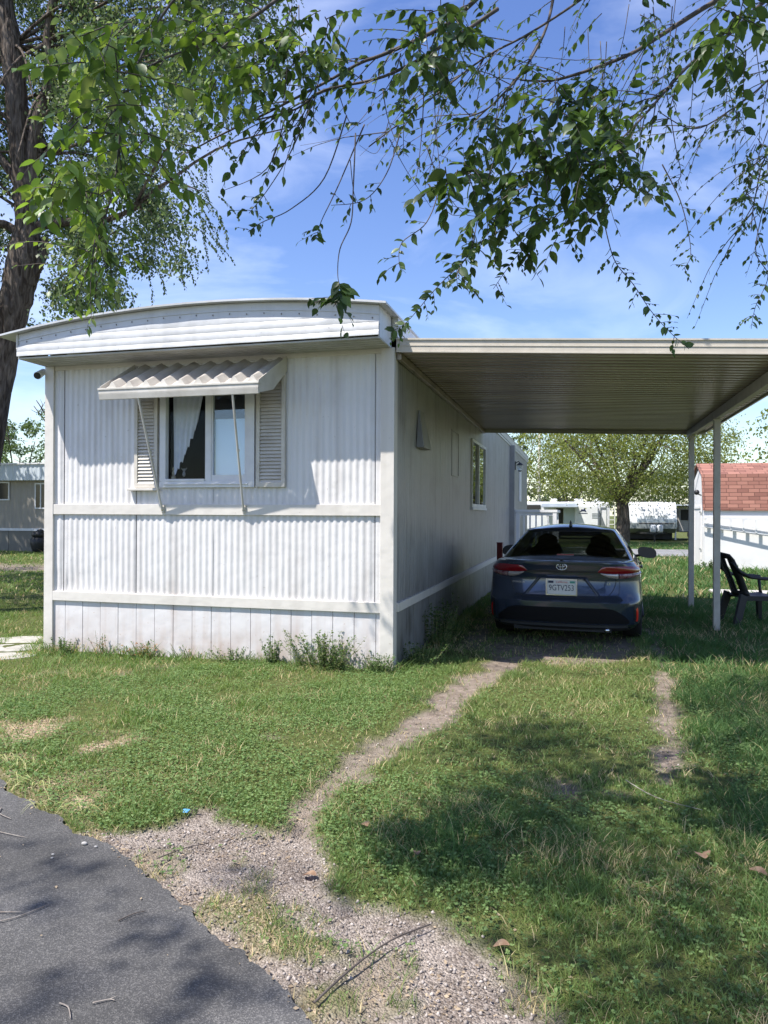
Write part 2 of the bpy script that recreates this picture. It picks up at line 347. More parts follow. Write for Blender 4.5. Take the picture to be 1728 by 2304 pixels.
# ------------------------------------------------------------------ ground
ASPH = [(-7, -1.2), (-4.5, -2.55), (-2.6, -3.28), (-1.75, -3.46), (-1.546, -3.575), (-1.30, -3.80), (-1.116, -3.852), (-.95, -3.98), (-.787, -4.009), (-.56, -4.16), (-.386, -4.222), (-.02, -4.42), (.331, -4.649), (.811, -4.952), (1.039, -5.128), (1.5, -5.6), (3.0, -7.6), (5.0, -10.5), (5.0, -30), (-30, -30), (-30, 6)]
GRAV = [(-.9, -4.3), (-.43, -4.08), (-.31, -3.93), (-.19, -3.87), (-.19, -3.69), (-.03, -3.62), (.10, -3.80), (.37, -3.84), (.47, -3.70), (.60, -3.85), (.74, -4.14), (.86, -4.35), (1.08, -4.36), (1.36, -4.44), (1.48, -4.50), (1.60, -4.66), (1.74, -4.80), (1.90, -5.0), (2.2, -5.6), (1.6, -6.2), (-.2, -5.0)]
T1 = [(1.75, 3.5), (1.56, 1.44), (1.10, .95), (.80, -.5), (.76, -1.38), (.64, -1.94), (.5, -2.61), (.42, -3.13), (.44, -3.52), (.48, -3.9)]
T2 = [(2.75, 3.6), (2.73, 2.74), (2.67, .99), (2.52, -.88), (2.42, -2.06), (2.34, -2.6)]
T2B = [(2.34, -2.6), (2.07, -2.85), (1.80, -2.83)]
CARBED = [(1.75, 6.5), (1.65, 2.6), (1.5, 1.6)]
SPOTS = [(-.51, -1.13, .30), (-.82, .02, .2), (-2.38, -.48, .3), (-2.64, -.79, .35), (-.28, -2.43, .22), (-1.39, -2.0, .25), (1.75, -2.84, .3), (-1.9, -1.2, .2), (-3.2, -1.1, .3), (.35, -2.9, .25), (1.35, -1.4, .2)]
LITTER = [(-2.2, -2.75, .50), (-1.80, -2.90, .48), (-1.36, -2.98, .40), (-1.62, -3.28, .34), (-1.1, -3.5, .25), (-2.6, -2.9, .4), (-.85, -3.8, .22)]
LITTER2 = [(.62, -4.62, .20), (.9, -4.70, .26), (1.12, -4.98, .26), (.75, -4.78, .12), (1.0, -4.45, .10), (1.45, -5.1, .15)]

def masks(x, y):
    n = fbm(x, y, 3.0, 3); y_ = y; n2 = fbm(x, y, 9.0, 9); w = (n-.5)*.35+(n2-.5)*.18
    asph = np.clip((sdist(x, y, ASPH)+.006)/.02, 0, 1)
    grav = np.clip((sdist(x, y, GRAV)+w*.5)/.10+.2, 0, 1)
    t1 = np.clip((.225+w*.75-seg_dist(x, y, T1)-.05*np.clip((-1.6-y)/.8, 0, 1))/.12, 0, 1)*(1-.12*np.clip((-1.6-y)/.9, 0, 1)*np.clip((y+3.6)/.4, 0, 1)); t2 = np.clip((.13+w*.75-seg_dist(x, y, T2))/.12, 0, 1)
    t2b = np.clip((.07+w*1.0-seg_dist(x, y, T2B))/.10, 0, 1)
    bed = np.clip((.95+w-seg_dist(x, y, CARBED))/.25, 0, 1)*np.clip((n-.15)*3.5, 0, 1)
    side = np.clip((.22+w-np.abs(x-.55))/.15, 0, 1)*np.clip((y-1.2)/.6, 0, 1)*np.clip((9-y)/2, 0, 1)*.7
    strip = np.clip((1.6+w*3-np.abs((y-11)-.15*(x+12)))/.8, 0, 1)*(x < -6)
    dirt = np.maximum.reduce([t1, t2, t2b, bed*.8, side, strip*.9])
    for (a, b, r_) in SPOTS: dirt = np.maximum(dirt, np.clip((r_*.55+w*1.0-np.hypot(x-a, (y-b)*1.0))/.16, 0, 1)*.75)
    lit = np.zeros_like(dirt)
    for (a, b, r_) in LITTER+LITTER2: lit = np.maximum(lit, np.clip((r_*.75+w*2.2-np.hypot(x-a, y-b))/.35, 0, 1)*.9)
    edge = np.clip(1-np.abs(sdist(x, y, ASPH)+.05)/.09, 0, 1)*np.clip(n2*1.6-.3, 0, 1)
    lit = np.maximum(lit, edge*.9)
    l2 = np.zeros_like(dirt)
    for (a, b, r_) in LITTER2: l2 = np.maximum(l2, np.clip((r_*1.0+w*1.6-np.hypot(x-a, (y-b)*1.2))/.16, 0, 1))
    n4 = fbm(x, y, 4.2, 61); grav = grav*(1-.85*l2)*(1-.8*np.clip((n4-.60)*9, 0, 1)); dirt = np.maximum(dirt, np.clip((n4-.60)*9, 0, 1)*(sdist(x, y, GRAV) > 0)*.9)
    return asph, grav, dirt, lit
def ground_z(x, y):
    a, g, d, l = masks(x, y)
    return (fbm(x, y, 1.3, 20)-.5)*.035+(fbm(x, y, 6, 25)-.5)*.016-.022*d-.016*g*(1-a)-.10*a*0 - a*.03

def axis_coords(lo, hi, step, far_lo, far_hi):
    c = list(np.arange(lo, hi+1e-6, step)); s_ = step; v = hi
    while v < far_hi: s_ *= 1.22; v += s_; c.append(v)
    s_ = step; v = lo; pre = []
    while v > far_lo: s_ *= 1.22; v -= s_; pre.append(v)
    return np.array(pre[::-1]+c)
gx = axis_coords(-5.5, 5.5, .03, -900, 900); gy = axis_coords(-5.9, 4.0, .03, -500, 1800)
GX, GY = np.meshgrid(gx, gy); GZ = ground_z(GX, GY)
nx, ny = len(gx), len(gy); ii = np.arange(ny*nx).reshape(ny, nx)
gf = np.stack([ii[:-1, :-1], ii[:-1, 1:], ii[1:, 1:], ii[1:, :-1]], -1).reshape(-1, 4)
ma, mg, md_, ml = masks(GX.ravel(), GY.ravel())

def ground_material():
    m = bpy.data.materials.new('ground_soil_and_turf'); m.use_nodes = True; nt = m.node_tree; N = nt.nodes; L = nt.links
    b = N['Principled BSDF']; b.inputs['Roughness'].default_value = .95; b.inputs['Specular IOR Level'].default_value = .15
    at_ = N.new('ShaderNodeAttribute'); at_.attribute_name = 'col'; sp = N.new('ShaderNodeSeparateColor'); L.new(at_.outputs['Color'], sp.inputs[0])
    t = N.new('ShaderNodeTexCoord')
    def ramp(scale, stops, det=6, tex='n', rough=.6):
        n = N.new('ShaderNodeTexNoise' if tex == 'n' else 'ShaderNodeTexVoronoi'); n.inputs['Scale'].default_value = scale; L.new(t.outputs['Object'], n.inputs['Vector'])
        if tex == 'n': n.inputs['Detail'].default_value = det; n.inputs['Roughness'].default_value = rough; o_ = n.outputs['Fac']
        else:
            s2 = N.new('ShaderNodeSeparateColor'); L.new(n.outputs['Color'], s2.inputs[0]); o_ = s2.outputs[0]
        r = N.new('ShaderNodeValToRGB'); e = r.color_ramp.elements
        e[0].position, e[0].color = stops[0][0], (*stops[0][1], 1); e[1].position, e[1].color = stops[-1][0], (*stops[-1][1], 1)
        for p_, c_ in stops[1:-1]: q = e.new(p_); q.color = (*c_, 1)
        L.new(o_, r.inputs[0]); return r.outputs[0]
    def mix(f, a, c):
        k = N.new('ShaderNodeMix'); k.data_type = 'RGBA'; L.new(f, k.inputs[0]); L.new(a, k.inputs[6]); L.new(c, k.inputs[7]); return k.outputs[2]
    turf = ramp(22, [(.3, (.050, .060, .020)), (.5, (.085, .105, .030)), (.7, (.17, .15, .07))], 8, rough=.75)
    dirt = ramp(14, [(.28, (.12, .095, .075)), (.5, (.24, .195, .16)), (.72, (.36, .30, .25))], 9, rough=.7)
    grav = ramp(110, [(0, (.11, .088, .075)), (.5, (.25, .208, .180)), (1, (.46, .40, .355))], tex='v')
    gravn = ramp(4, [(.38, (.10, .076, .06)), (.62, (.32, .275, .24))])
    grav2 = N.new('ShaderNodeMix'); grav2.data_type = 'RGBA'; grav2.inputs[0].default_value = .45; L.new(grav, grav2.inputs[6]); L.new(gravn, grav2.inputs[7])
    lit = ramp(70, [(0, (.13, .09, .06)), (.45, (.34, .25, .17)), (1, (.58, .48, .34))], tex='v')
    c = mix(sp.outputs[1], turf, dirt); c = mix(sp.outputs[2], c, lit); c = mix(sp.outputs[0], c, grav2.outputs[2])
    L.new(c, b.inputs['Base Color'])
    n = N.new('ShaderNodeTexNoise'); n.inputs['Scale'].default_value = 60; n.inputs['Detail'].default_value = 6; L.new(t.outputs['Object'], n.inputs[0])
    v = N.new('ShaderNodeTexVoronoi'); v.inputs['Scale'].default_value = 110; L.new(t.outputs['Object'], v.inputs[0])
    ad = N.new('ShaderNodeMath'); ad.operation = 'SUBTRACT'; L.new(n.outputs['Fac'], ad.inputs[0]); L.new(v.outputs['Distance'], ad.inputs[1])
    bp = N.new('ShaderNodeBump'); bp.inputs['Strength'].default_value = .9; bp.inputs['Distance'].default_value = .012; L.new(ad.outputs[0], bp.inputs['Height']); L.new(bp.outputs[0], b.inputs['Normal'])
    return m
gnd = mesh_np('ground', np.stack([GX.ravel(), GY.ravel(), GZ.ravel()], 1), [gf], ground_material(), None, np.stack([mg, md_, ml], 1), True)
tag(gnd, kind='structure')

def asphalt_mat(name, c1, c2):
    m = bpy.data.materials.new(name); m.use_nodes = True; nt = m.node_tree; N = nt.nodes; L = nt.links
    b = N['Principled BSDF']; b.inputs['Roughness'].default_value = .85; b.inputs['Specular IOR Level'].default_value = .3
    t = N.new('ShaderNodeTexCoord')
    v = N.new('ShaderNodeTexVoronoi'); v.inputs['Scale'].default_value = 230; L.new(t.outputs['Object'], v.inputs[0])
    s2 = N.new('ShaderNodeSeparateColor'); L.new(v.outputs['Color'], s2.inputs[0])
    r = N.new('ShaderNodeValToRGB'); r.color_ramp.elements[0].color = (*c1, 1); r.color_ramp.elements[1].color = (*c2, 1); r.color_ramp.elements[0].position = .55
    q = r.color_ramp.elements.new(.96); q.color = (*[k*1.5 for k in c2], 1); L.new(s2.outputs[0], r.inputs[0])
    n = N.new('ShaderNodeTexNoise'); n.inputs['Scale'].default_value = 1.7; n.inputs['Detail'].default_value = 7; L.new(t.outputs['Object'], n.inputs[0])
    mr = N.new('ShaderNodeMapRange'); mr.inputs[1].default_value = .3; mr.inputs[2].default_value = .75; mr.inputs[3].default_value = .72; mr.inputs[4].default_value = 1.45; L.new(n.outputs['Fac'], mr.inputs[0])
    mu = N.new('ShaderNodeMix'); mu.data_type = 'RGBA'; mu.blend_type = 'MULTIPLY'; mu.inputs[0].default_value = 1; L.new(r.outputs[0], mu.inputs[6]); L.new(mr.outputs[0], mu.inputs[7]); L.new(mu.outputs[2], b.inputs['Base Color'])
    bp = N.new('ShaderNodeBump'); bp.inputs['Strength'].default_value = .55; bp.inputs['Distance'].default_value = .004; L.new(v.outputs['Distance'], bp.inputs['Height']); L.new(bp.outputs[0], b.inputs['Normal'])
    return m
M['asphalt'] = asphalt_mat('asphalt', (.058, .057, .058), (.088, .085, .083))
# road: an irregular-edged slab a little above the soil
edge = []
for (a, b) in zip(ASPH[:16], ASPH[1:17]):
    L_ = math.dist(a, b); n_ = max(2, int(L_/.02))
    for k in range(n_):
        t_ = k/n_; x_ = a[0]+(b[0]-a[0])*t_; y_ = a[1]+(b[1]-a[1])*t_; o_ = (float(fbm(np.array([x_]), np.array([y_]), 7, 33)[0])-.5)*.07+(float(fbm(np.array([x_]), np.array([y_]), 26, 34)[0])-.5)*.035
        nx_, ny_ = -(b[1]-a[1])/L_, (b[0]-a[0])/L_; edge.append((x_+nx_*o_, y_+ny_*o_))
poly = edge+[(5, -10.5), (5, -30), (-30, -30), (-30, 6)]
bm = bmesh.new(); vt = [bm.verts.new((x_, y_, .014)) for x_, y_ in poly]; fc = bm.faces.new(vt)
if fc.normal.z < 0: fc.normal_flip()
r_ = bmesh.ops.extrude_face_region(bm, geom=[fc])
for v in [g for g in r_['geom'] if isinstance(g, bmesh.types.BMVert)]: v.co.z = -.06
bmesh.ops.recalc_face_normals(bm, faces=bm.faces); bmesh.ops.triangulate(bm, faces=bm.faces)
me = bpy.data.meshes.new('road'); bm.to_mesh(me); bm.free(); tag(link('road', me, M['asphalt']), kind='structure')
M['backroad'] = asphalt_mat('far_asphalt', (.15, .15, .155), (.22, .22, .22))
tag(MB().box(-120, 160, 23.2, 29.2, .012, .032).build('back_road', M['backroad']), kind='structure')
tag(MB().box(4.45, 9.5, 8.9, 9.75, -.03, .035).build('path', M['slab'], bevel=.01), kind='structure')

# ------------------------------------------------------------------ the mobile home
XL, XR, YB = -4.175, 0.0, 18.6
home = thing('mobile_home', 'long white corrugated mobile home with bowed roof and a window awning on its front', 'mobile home', (-2.08, 0, 0))
HP = Vector((-2.08, 0, 0))
def hb(mb, name, m, parent=None, **k):
    """build a part whose shape is written in world coordinates, under the home"""
    o = mb.build(name, m, None, **k); p = parent or home; o.parent = p
    o.matrix_parent_inverse = Matrix.Translation(-HP) if p is home else Matrix.Identity(4)
    return o
def ribz(t, pitch, depth):
    f = (t/pitch) % 1.0; k = .5-.5*math.cos(2*math.pi*f); k = min(1, max(0, (k-.5)*1.6+.5)); return depth*k
def siding_sheet(mb, a0, a1, z0, z1, axis, pitch, depth, seams=(), step=8, warp=.002, rows=None, seed=1):
    n = max(2, int((a1-a0)/pitch*step)); rows = rows or max(2, int((z1-z0)/.12)+1)
    A = np.linspace(a0, a1, n+1); rws = []
    for j in range(rows+1):
        z = z0+(z1-z0)*j/rows; row = []
        wv = (fbm(A, np.full(n+1, z), 1.6, seed)-.5)*warp*4+(fbm(A, np.full(n+1, z), 7, seed+5)-.5)*warp
        if z < z0+.35: wv = wv+(np.maximum(fbm(A, np.full(n+1, z), 5, seed+9)-.62, 0))*.05
        for a, w_ in zip(A, wv):
            o_ = -ribz(a, pitch, depth)+w_
            for s_ in (seams[0], seams[1], seams[4]):
                if abs(a-s_) < .012: o_ = .004
                elif 0 < a-s_ < .04: o_ = -.002
            row.append((a, o_, z) if axis == 'y' else (-o_, a, z))
        rws.append(row)
    mb.grid(rws, flip=(axis != 'y'))
PI_, DP = .0745, .0085
WX0, WX1, WZ0, WZ1 = -2.671, -1.534, 1.874, 3.07      # front window frame, outer
seams = (-3.935, -2.984, -2.03, -1.08, -.205)
u_ = MB()
siding_sheet(u_, XL+.05, WX0+.02, 1.66, 3.26, 'y', PI_, DP, seams)
siding_sheet(u_, WX1-.02, XR-.05, 1.66, 3.26, 'y', PI_, DP, seams)
siding_sheet(u_, WX0+.02, WX1-.02, 1.66, WZ0+.03, 'y', PI_, DP, seams)
siding_sheet(u_, WX0+.02, WX1-.02, WZ1-.03, 3.26, 'y', PI_, DP, seams)
hb(u_, 'upper_siding', M['siding'], smooth=True, angle=50)
l_ = MB(); siding_sheet(l_, XL+.05, XR-.05, .66, 1.60, 'y', PI_, DP, seams, warp=.003, seed=4)
hb(l_, 'lower_siding', M['siding'], smooth=True, angle=50)
sk = MB(); g0 = -3.902; gp = 3.715/16; x_ = XL+.06; edges = [x_]+[g0+gp*k for k in range(17)]+[XR-.06]
for a, b in zip(edges[:-1], edges[1:]):
    dy = random.uniform(-.002, .002); sk.box(a+.0025, b-.0025, -.008+dy, .02, -.12, .60)
hb(sk, 'skirting', M['skirt'], bevel=.002)
hb(MB().box(XL+.05, XR-.05, .021, .03, -.1, .62), 'skirting_backing', M['gap'])
hb(MB().box(XL+.11, XR-.13, -.030, .01, 1.574, 1.690), 'trim_band', M['trim'], bevel=.003)
tb = MB(); tb.hexa([(XL+.10, -.034, .582), (XR-.125, -.034, .582), (XR-.125, .01, .582), (XL+.10, .01, .582), (XL+.10, -.034, .690), (XR-.125, -.034, .690), (XR-.125, .01, .690), (XL+.10, .01, .690)])
hb(tb, 'trim_band', M['trim'], bevel=.003)
hb(MB().box(XL, XL+.118, -.036, .05, -.1, 3.285), 'corner_post', M['trim'], bevel=.003)
hb(MB().box(XR-.138, XR+.004, -.036, .005, -.1, 3.285).box(XR-.04, XR+.006, .005, .10, -.1, 3.285), 'corner_post', M['trim'], bevel=.003)
hb(MB().box(XL+.118, XR-.138, -.016, .01, 3.235, 3.285), 'top_trim', M['trim'])
for s_ in seams:
    for z0_, z1_ in ((1.69, 3.235), (.69, 1.574)):
        if z0_ > 1 and WX0 < s_ < WX1: z1_ = WZ0-.02
        hb(MB().box(s_-.0016, s_+.0012, -.0042, .006, z0_, z1_), 'panel_seam', M['seam'])
# side walls
sw = MB()
SW0, SW1, SZ0, SZ1 = 5.30, 7.15, 1.72, 2.90
sseam = tuple(np.arange(1.2, 18.5, 1.22))
siding_sheet(sw, .09, SW0+.03, .66, 3.50, 'x', .102, .006, sseam, 6, .006, 14, 11)
siding_sheet(sw, SW1-.03, YB, .66, 3.50, 'x', .102, .006, sseam, 6, .006, 14, 11)
siding_sheet(sw, SW0+.03, SW1-.03, .66, SZ0+.02, 'x', .102, .006, sseam, 6, .006, 4, 11)
siding_sheet(sw, SW0+.03, SW1-.03, SZ1-.02, 3.50, 'x', .102, .006, sseam, 6, .006, 4, 11)
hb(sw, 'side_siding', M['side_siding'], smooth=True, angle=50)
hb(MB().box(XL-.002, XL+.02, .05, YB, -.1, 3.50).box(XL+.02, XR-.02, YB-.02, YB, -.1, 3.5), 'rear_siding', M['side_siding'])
ss = MB()
for k in range(46):
    a = .10+k*.402; ss.box(-.02, .006+random.uniform(-.002, .002), a+.003, a+.399, -.12, .60)
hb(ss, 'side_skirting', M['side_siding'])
hb(MB().box(-.015, .026, .10, YB, .585, .675), 'side_trim_band', M['trim'], bevel=.003)
# bowed roof, soffit, fascia
def zD(x): return 3.722-.034*(x+1.95)**2
def zB(x): return 3.578-.037*(x+2.05)**2
OV = .48
xs = np.linspace(XL-.0, -.04, 28)
def strip(mb, x_list, y0, y1, f0, f1):
    rows = [[(x, y0, f0(x)) for x in x_list], [(x, y1, f0(x)) for x in x_list], [(x, y1, f1(x)) for x in x_list], [(x, y0, f1(x)) for x in x_list], [(x, y0, f0(x)) for x in x_list]]
    mb.grid(rows)
    for i in (0, -1):
        x = x_list[i]; mb.add([(x, y0, f0(x)), (x, y1, f0(x)), (x, y1, f1(x)), (x, y0, f1(x))], [(0, 1, 2, 3)])
lf = MB(); wob = lambda x: .006*math.sin(x*5)+.004*math.sin(x*13)
rws = []
for (dy, zf) in ((.02, lambda x: 3.312), (-.004, lambda x: 3.312), (-.004, lambda x: 3.352), (-.001, lambda x: 3.358), (-.004, lambda x: 3.372), (-.004, lambda x: 3.425), (-.001, lambda x: 3.431), (-.004, lambda x: 3.445), (-.004, lambda x: 3.50), (-.001, lambda x: 3.506), (-.004, lambda x: 3.52), (.0, lambda x: zB(x)+wob(x)*.5), (.02, lambda x: zB(x)+.002)):
    rws.append([(x, -OV+dy+wob(x)*.4, min(zf(x), zB(x)+.003)) for x in xs])
lf.grid(rws); hb(lf, 'lower_fascia', M['fascia'], smooth=True, angle=35)
uf = MB(); strip(uf, list(xs), -OV+.012, -OV+.03, lambda x: zB(x)-.01, lambda x: zD(x))
strip(uf, list(xs), -OV+.004, -OV+.012, lambda x: zB(x)+.002, lambda x: zB(x)+.014)
strip(uf, list(xs), -OV+.004, -OV+.012, lambda x: (zB(x)+zD(x))/2-.006, lambda x: (zB(x)+zD(x))/2+.004)
hb(uf, 'upper_fascia', M['fascia'])
rvt = None
for k in range(22):
    x = XL+.12+k*.188
    if rvt is None: rvt = hb(MB().ell((0, 0, 0), (.007, .008, .009), 6, 4), 'rivet', mat('dull_rivets', (.30, .28, .26), rough=.5, metal=.6), smooth=True); o = rvt
    else: o = rvt.copy(); COL.objects.link(o)
    o.location = (x, -OV+.008, zB(x)+.04+.004*math.sin(k*3))
hb(MB().box(XL-.005, XL+.012, -OV-.006, -OV+.035, 3.39, zD(XL)), 'fascia_end_cap', M['trim'])
sf = MB().box(XL, -.04, -OV+.02, .02, 3.285, 3.300)
for k in range(5): sf.box(XL+.01, -.05, -OV+.08+k*.085, -OV+.086+k*.085, 3.281, 3.2848)
hb(sf, 'soffit', M['soffit'])
# side returns of the overhang
hb(MB().prism([(-OV+.02, 3.30), (.0, 3.29), (.0, 3.60), (-OV+.02, 3.60)], 0, -.05, -.038), 'overhang_side', M['fascia'])
hb(MB().prism([(-OV+.02, 3.30), (.0, 3.29), (.0, 3.55), (-OV+.02, 3.55)], 0, XL+.001, XL+.012), 'overhang_side', M['fascia'])
rf = MB(); rx = np.linspace(XL-.20, .045, 26)
strip(rf, list(rx), -OV-.065, YB+.2, lambda x: zD(x)+.004, lambda x: zD(x)+.024)
hb(rf, 'roof', M['roof'], smooth=True, angle=30)
hb(MB().box(-.03, .034, .0, YB+.1, 3.46, 3.60).box(-.03, .028, .0, YB+.1, 3.40, 3.452), 'side_eave_fascia', M['fascia'])
# front window
win = hb(MB().box(WX0, WX1, -.040, .03, WZ0, WZ0+.07).box(WX0, WX1, -.040, .03, WZ1-.07, WZ1).box(WX0, WX0+.075, -.040, .03, WZ0+.07, WZ1-.07).box(WX1-.09, WX1, -.040, .03, WZ0+.07, WZ1-.07).box(-2.117, -2.045, -.034, .03, WZ0+.07, WZ1-.07)
         .box(WX0+.075, -2.117, -.046, .03, WZ0+.07, WZ0+.095).box(WX0+.06, WX1-.07, -.052, -.040, WZ0+.03, WZ0+.045), 'window', M['vinyl'], bevel=.003)
def under(mb, name, m, parent, **k):
    o = mb.build(name, m, None, **k); o.parent = parent; return o
# sub-parts live in the home's frame: parent matrices are translations only
def sub(mb, name, m, parent, **k):
    o = mb.build(name, m, None, **k); o.parent = parent; return o
sub(MB().box(-2.045, -1.624, -.026, .02, WZ0+.07, WZ0+.135).box(-2.045, -1.624, -.026, .02, WZ1-.12, WZ1-.07).box(-1.652, -1.624, -.026, .02, WZ0+.135, WZ1-.12).box(-2.045, -2.030, -.026, .02, WZ0+.135, WZ1-.12), 'sash', M['vinyl'], win, bevel=.002)
sub(MB().box(-2.030, -1.652, -.004, .0, WZ0+.135, WZ1-.12), 'pane', M['glass'], win)
sub(MB().box(WX0+.075, -2.117, .010, .014, WZ0+.095, WZ1-.07), 'pane', glass('screen_glass', (.93, .94, .95), -.035), win)
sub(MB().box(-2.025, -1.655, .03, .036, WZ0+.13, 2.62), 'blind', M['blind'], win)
cu = MB(); rows = []
for j in range(16):
    t_ = j/15; row = []
    for k in range(25):
        s_ = k/24; zt = 3.0; lim = 2.06+.02*math.sin(s_*40)
        # swagged curtain: hem rises towards the middle of the sash
        hem = 2.02+.98*max(0, s_-.06)**1.15*.62+.028*math.sin(s_*46)
        z = zt+(hem-zt)*t_; x = WX0+.115+.40*s_*(1-.25*t_)
        row.append((x, .045+.012*math.sin(s_*30+t_*2)+.012*t_, z))
    rows.append(row)
cu.grid(rows); sub(cu, 'curtain', M['curtain'], win, smooth=True)
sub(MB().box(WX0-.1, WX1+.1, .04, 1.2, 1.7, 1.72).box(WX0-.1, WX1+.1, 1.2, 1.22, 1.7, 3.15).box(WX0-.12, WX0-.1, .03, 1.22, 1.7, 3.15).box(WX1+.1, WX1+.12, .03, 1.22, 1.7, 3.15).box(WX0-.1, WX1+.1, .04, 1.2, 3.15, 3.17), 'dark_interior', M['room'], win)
# shutters
def shutter(x0, x1, bottom_ledge=False):
    z0, z1 = WZ0+.0, 3.075
    f = MB().box(x0, x0+.04, -.042, .0, z0, z1).box(x1-.04, x1, -.042, .0, z0, z1).box(x0+.04, x1-.04, -.042, .0, z0, z0+.05).box(x0+.04, x1-.04, -.042, .0, z1-.05, z1).box(x0+.03, x1-.03, -.010, -.002, z0+.03, z1-.03)
    sh = hb(f, 'shutter', M['shutter'], bevel=.002)
    sl = MB(); n = 29; h = (z1-z0-.10)/n
    for k in range(n):
        zc = z0+.05+h*(k+.5); sl.hexa([(x0+.04, -.038, zc-h*.50), (x1-.04, -.038, zc-h*.50), (x1-.04, -.034, zc-h*.5), (x0+.04, -.034, zc-h*.5), (x0+.04, -.018, zc+h*.42), (x1-.04, -.018, zc+h*.42), (x1-.04, -.014, zc+h*.42), (x0+.04, -.014, zc+h*.42)])
    sub(sl, 'louvres', M['shutter'], sh); return sh
shutter(-2.990, -2.700); shutter(-1.512, -1.184)
hb(MB().box(-3.06, -2.69, -.075, -.002, WZ0-.032, WZ0-.006), 'shutter_sill', M['trim'], bevel=.003)
# window awning: ribbed sheet, lip, side panels, two rods
AX0, AX1 = -3.10, -1.285
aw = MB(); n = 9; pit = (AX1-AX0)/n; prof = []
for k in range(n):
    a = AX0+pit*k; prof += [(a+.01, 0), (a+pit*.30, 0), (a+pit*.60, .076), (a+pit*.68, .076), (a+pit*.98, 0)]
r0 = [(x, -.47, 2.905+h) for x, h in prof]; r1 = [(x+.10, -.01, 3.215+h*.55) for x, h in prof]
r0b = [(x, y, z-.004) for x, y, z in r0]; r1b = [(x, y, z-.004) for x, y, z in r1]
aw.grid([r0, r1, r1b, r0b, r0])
awn = hb(aw, 'window_awning', mat('shaded_dirty_awning_sheet', (.46, .43, .39), (.34, .31, .28), 5, .5))  # eave shade put into the dirty metal's colour, darker than the caps
cl = MB()
for k in range(n):
    a = AX0+pit*k; cl.add([(a+pit*.30, -.474, 2.90), (a+pit*.98, -.474, 2.90), (a+pit*.68, -.474, 2.983), (a+pit*.60, -.474, 2.983)], [(0, 1, 2, 3)])
sub(cl, 'rib_caps', M['awning'], awn)
vp = MB().box(AX0-.012, AX1+.012, -.512, -.470, 2.850, 2.905).box(AX0-.018, AX1+.018, -.520, -.470, 2.890, 2.912)
vp.hexa([(AX0-.01, -.500, 2.792), (AX1+.01, -.500, 2.792), (AX1+.01, -.480, 2.79), (AX0-.01, -.480, 2.79), (AX0-.01, -.512, 2.850), (AX1+.01, -.512, 2.850), (AX1+.01, -.475, 2.850), (AX0-.01, -.475, 2.850)])
sub(vp, 'valance', M['awning'], awn, bevel=.003)
for x0_, dx in ((AX0-.004, .10), (AX1+.004, .10)):
    p = [(x0_, -.50, 2.80), (x0_, -.50, 2.93), (x0_+dx, -.01, 3.262), (x0_+dx, -.01, 3.10), (x0_+.05, -.25, 2.87)]
    q = [(a+.006, b, c) for a, b, c in p]
    sub(MB().add(p+q, [(0, 1, 2, 3, 4), (9, 8, 7, 6, 5), (0, 5, 6, 1), (1, 6, 7, 2), (2, 7, 8, 3), (3, 8, 9, 4), (4, 9, 5, 0)]), 'side_panel', M['awning'], awn)
for a, b in (((-2.645, -.49, 2.80), (-2.624, -.055, 1.632)), ((-1.565, -.49, 2.80), (-1.648, -.055, 1.632))):
    rd = MB().tube([a, b], .0125, 8); rd.ell((b[0], b[1]+.008, b[2]+.01), (.024, .02, .026), 8, 6).box(b[0]-.02, b[0]+.02, -.05, -.03, b[2]-.03, b[2]+.05)
    m_ = (Vector(a)+Vector(b))/2+Vector((0, 0, .03)); rd.ell(m_, (.018, .018, .022), 8, 6)
    sub(rd, 'support_rod', M['awning'], awn, smooth=True, angle=50)
# security camera on the left post
sc = hb(MB().tube([(-4.20, -.02, 3.235), (-4.22, -.06, 3.20)], .018, 8).tube([(-4.24, .02, 3.24), (-4.20, -.13, 3.165)], [.036, .044], 14), 'security_camera', M['vinyl'], smooth=True, angle=45)
sub(MB().tube([(-4.20, -.131, 3.165), (-4.196, -.146, 3.158)], [.039, .036], 14), 'lens', M['black'], sc)
# side window, vents, lamp
sw_ = hb(MB().box(-.01, .035, SW0, SW1, SZ0, SZ0+.06).box(-.01, .035, SW0, SW1, SZ1-.05, SZ1).box(-.01, .035, SW0, SW0+.05, SZ0+.06, SZ1-.05).box(-.01, .035, SW1-.05, SW1, SZ0+.06, SZ1-.05).box(-.01, .028, 6.20, 6.26, SZ0+.06, SZ1-.05).box(-.01, .05, SW0-.02, SW1+.02, SZ0-.045, SZ0-.002), 'side_window', M['vinyl'], bevel=.003)
sub(MB().box(.004, .008, 6.26, SW1-.05, SZ0+.06, SZ1-.05), 'pane', glass('mirrorlike_glass', (.3, .33, .33), .35), sw_)
sub(MB().box(-.012, -.008, SW0+.05, 6.20, SZ0+.06, SZ1-.05), 'pane', M['darkglass'], sw_)
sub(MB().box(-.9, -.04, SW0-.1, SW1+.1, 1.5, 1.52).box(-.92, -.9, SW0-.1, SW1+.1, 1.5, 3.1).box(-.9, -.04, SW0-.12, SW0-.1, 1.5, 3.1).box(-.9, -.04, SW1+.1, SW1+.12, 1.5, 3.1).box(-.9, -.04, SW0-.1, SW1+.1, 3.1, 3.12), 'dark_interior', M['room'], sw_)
vn = MB().hexa([(.008, .98, 2.36), (.10, .98, 2.36), (.10, 1.42, 2.36), (.008, 1.42, 2.36), (.008, 1.08, 2.80), (.025, 1.08, 2.80), (.025, 1.32, 2.80), (.008, 1.32, 2.80)])
hb(vn, 'vent_hood', M['side_siding'], bevel=.006)
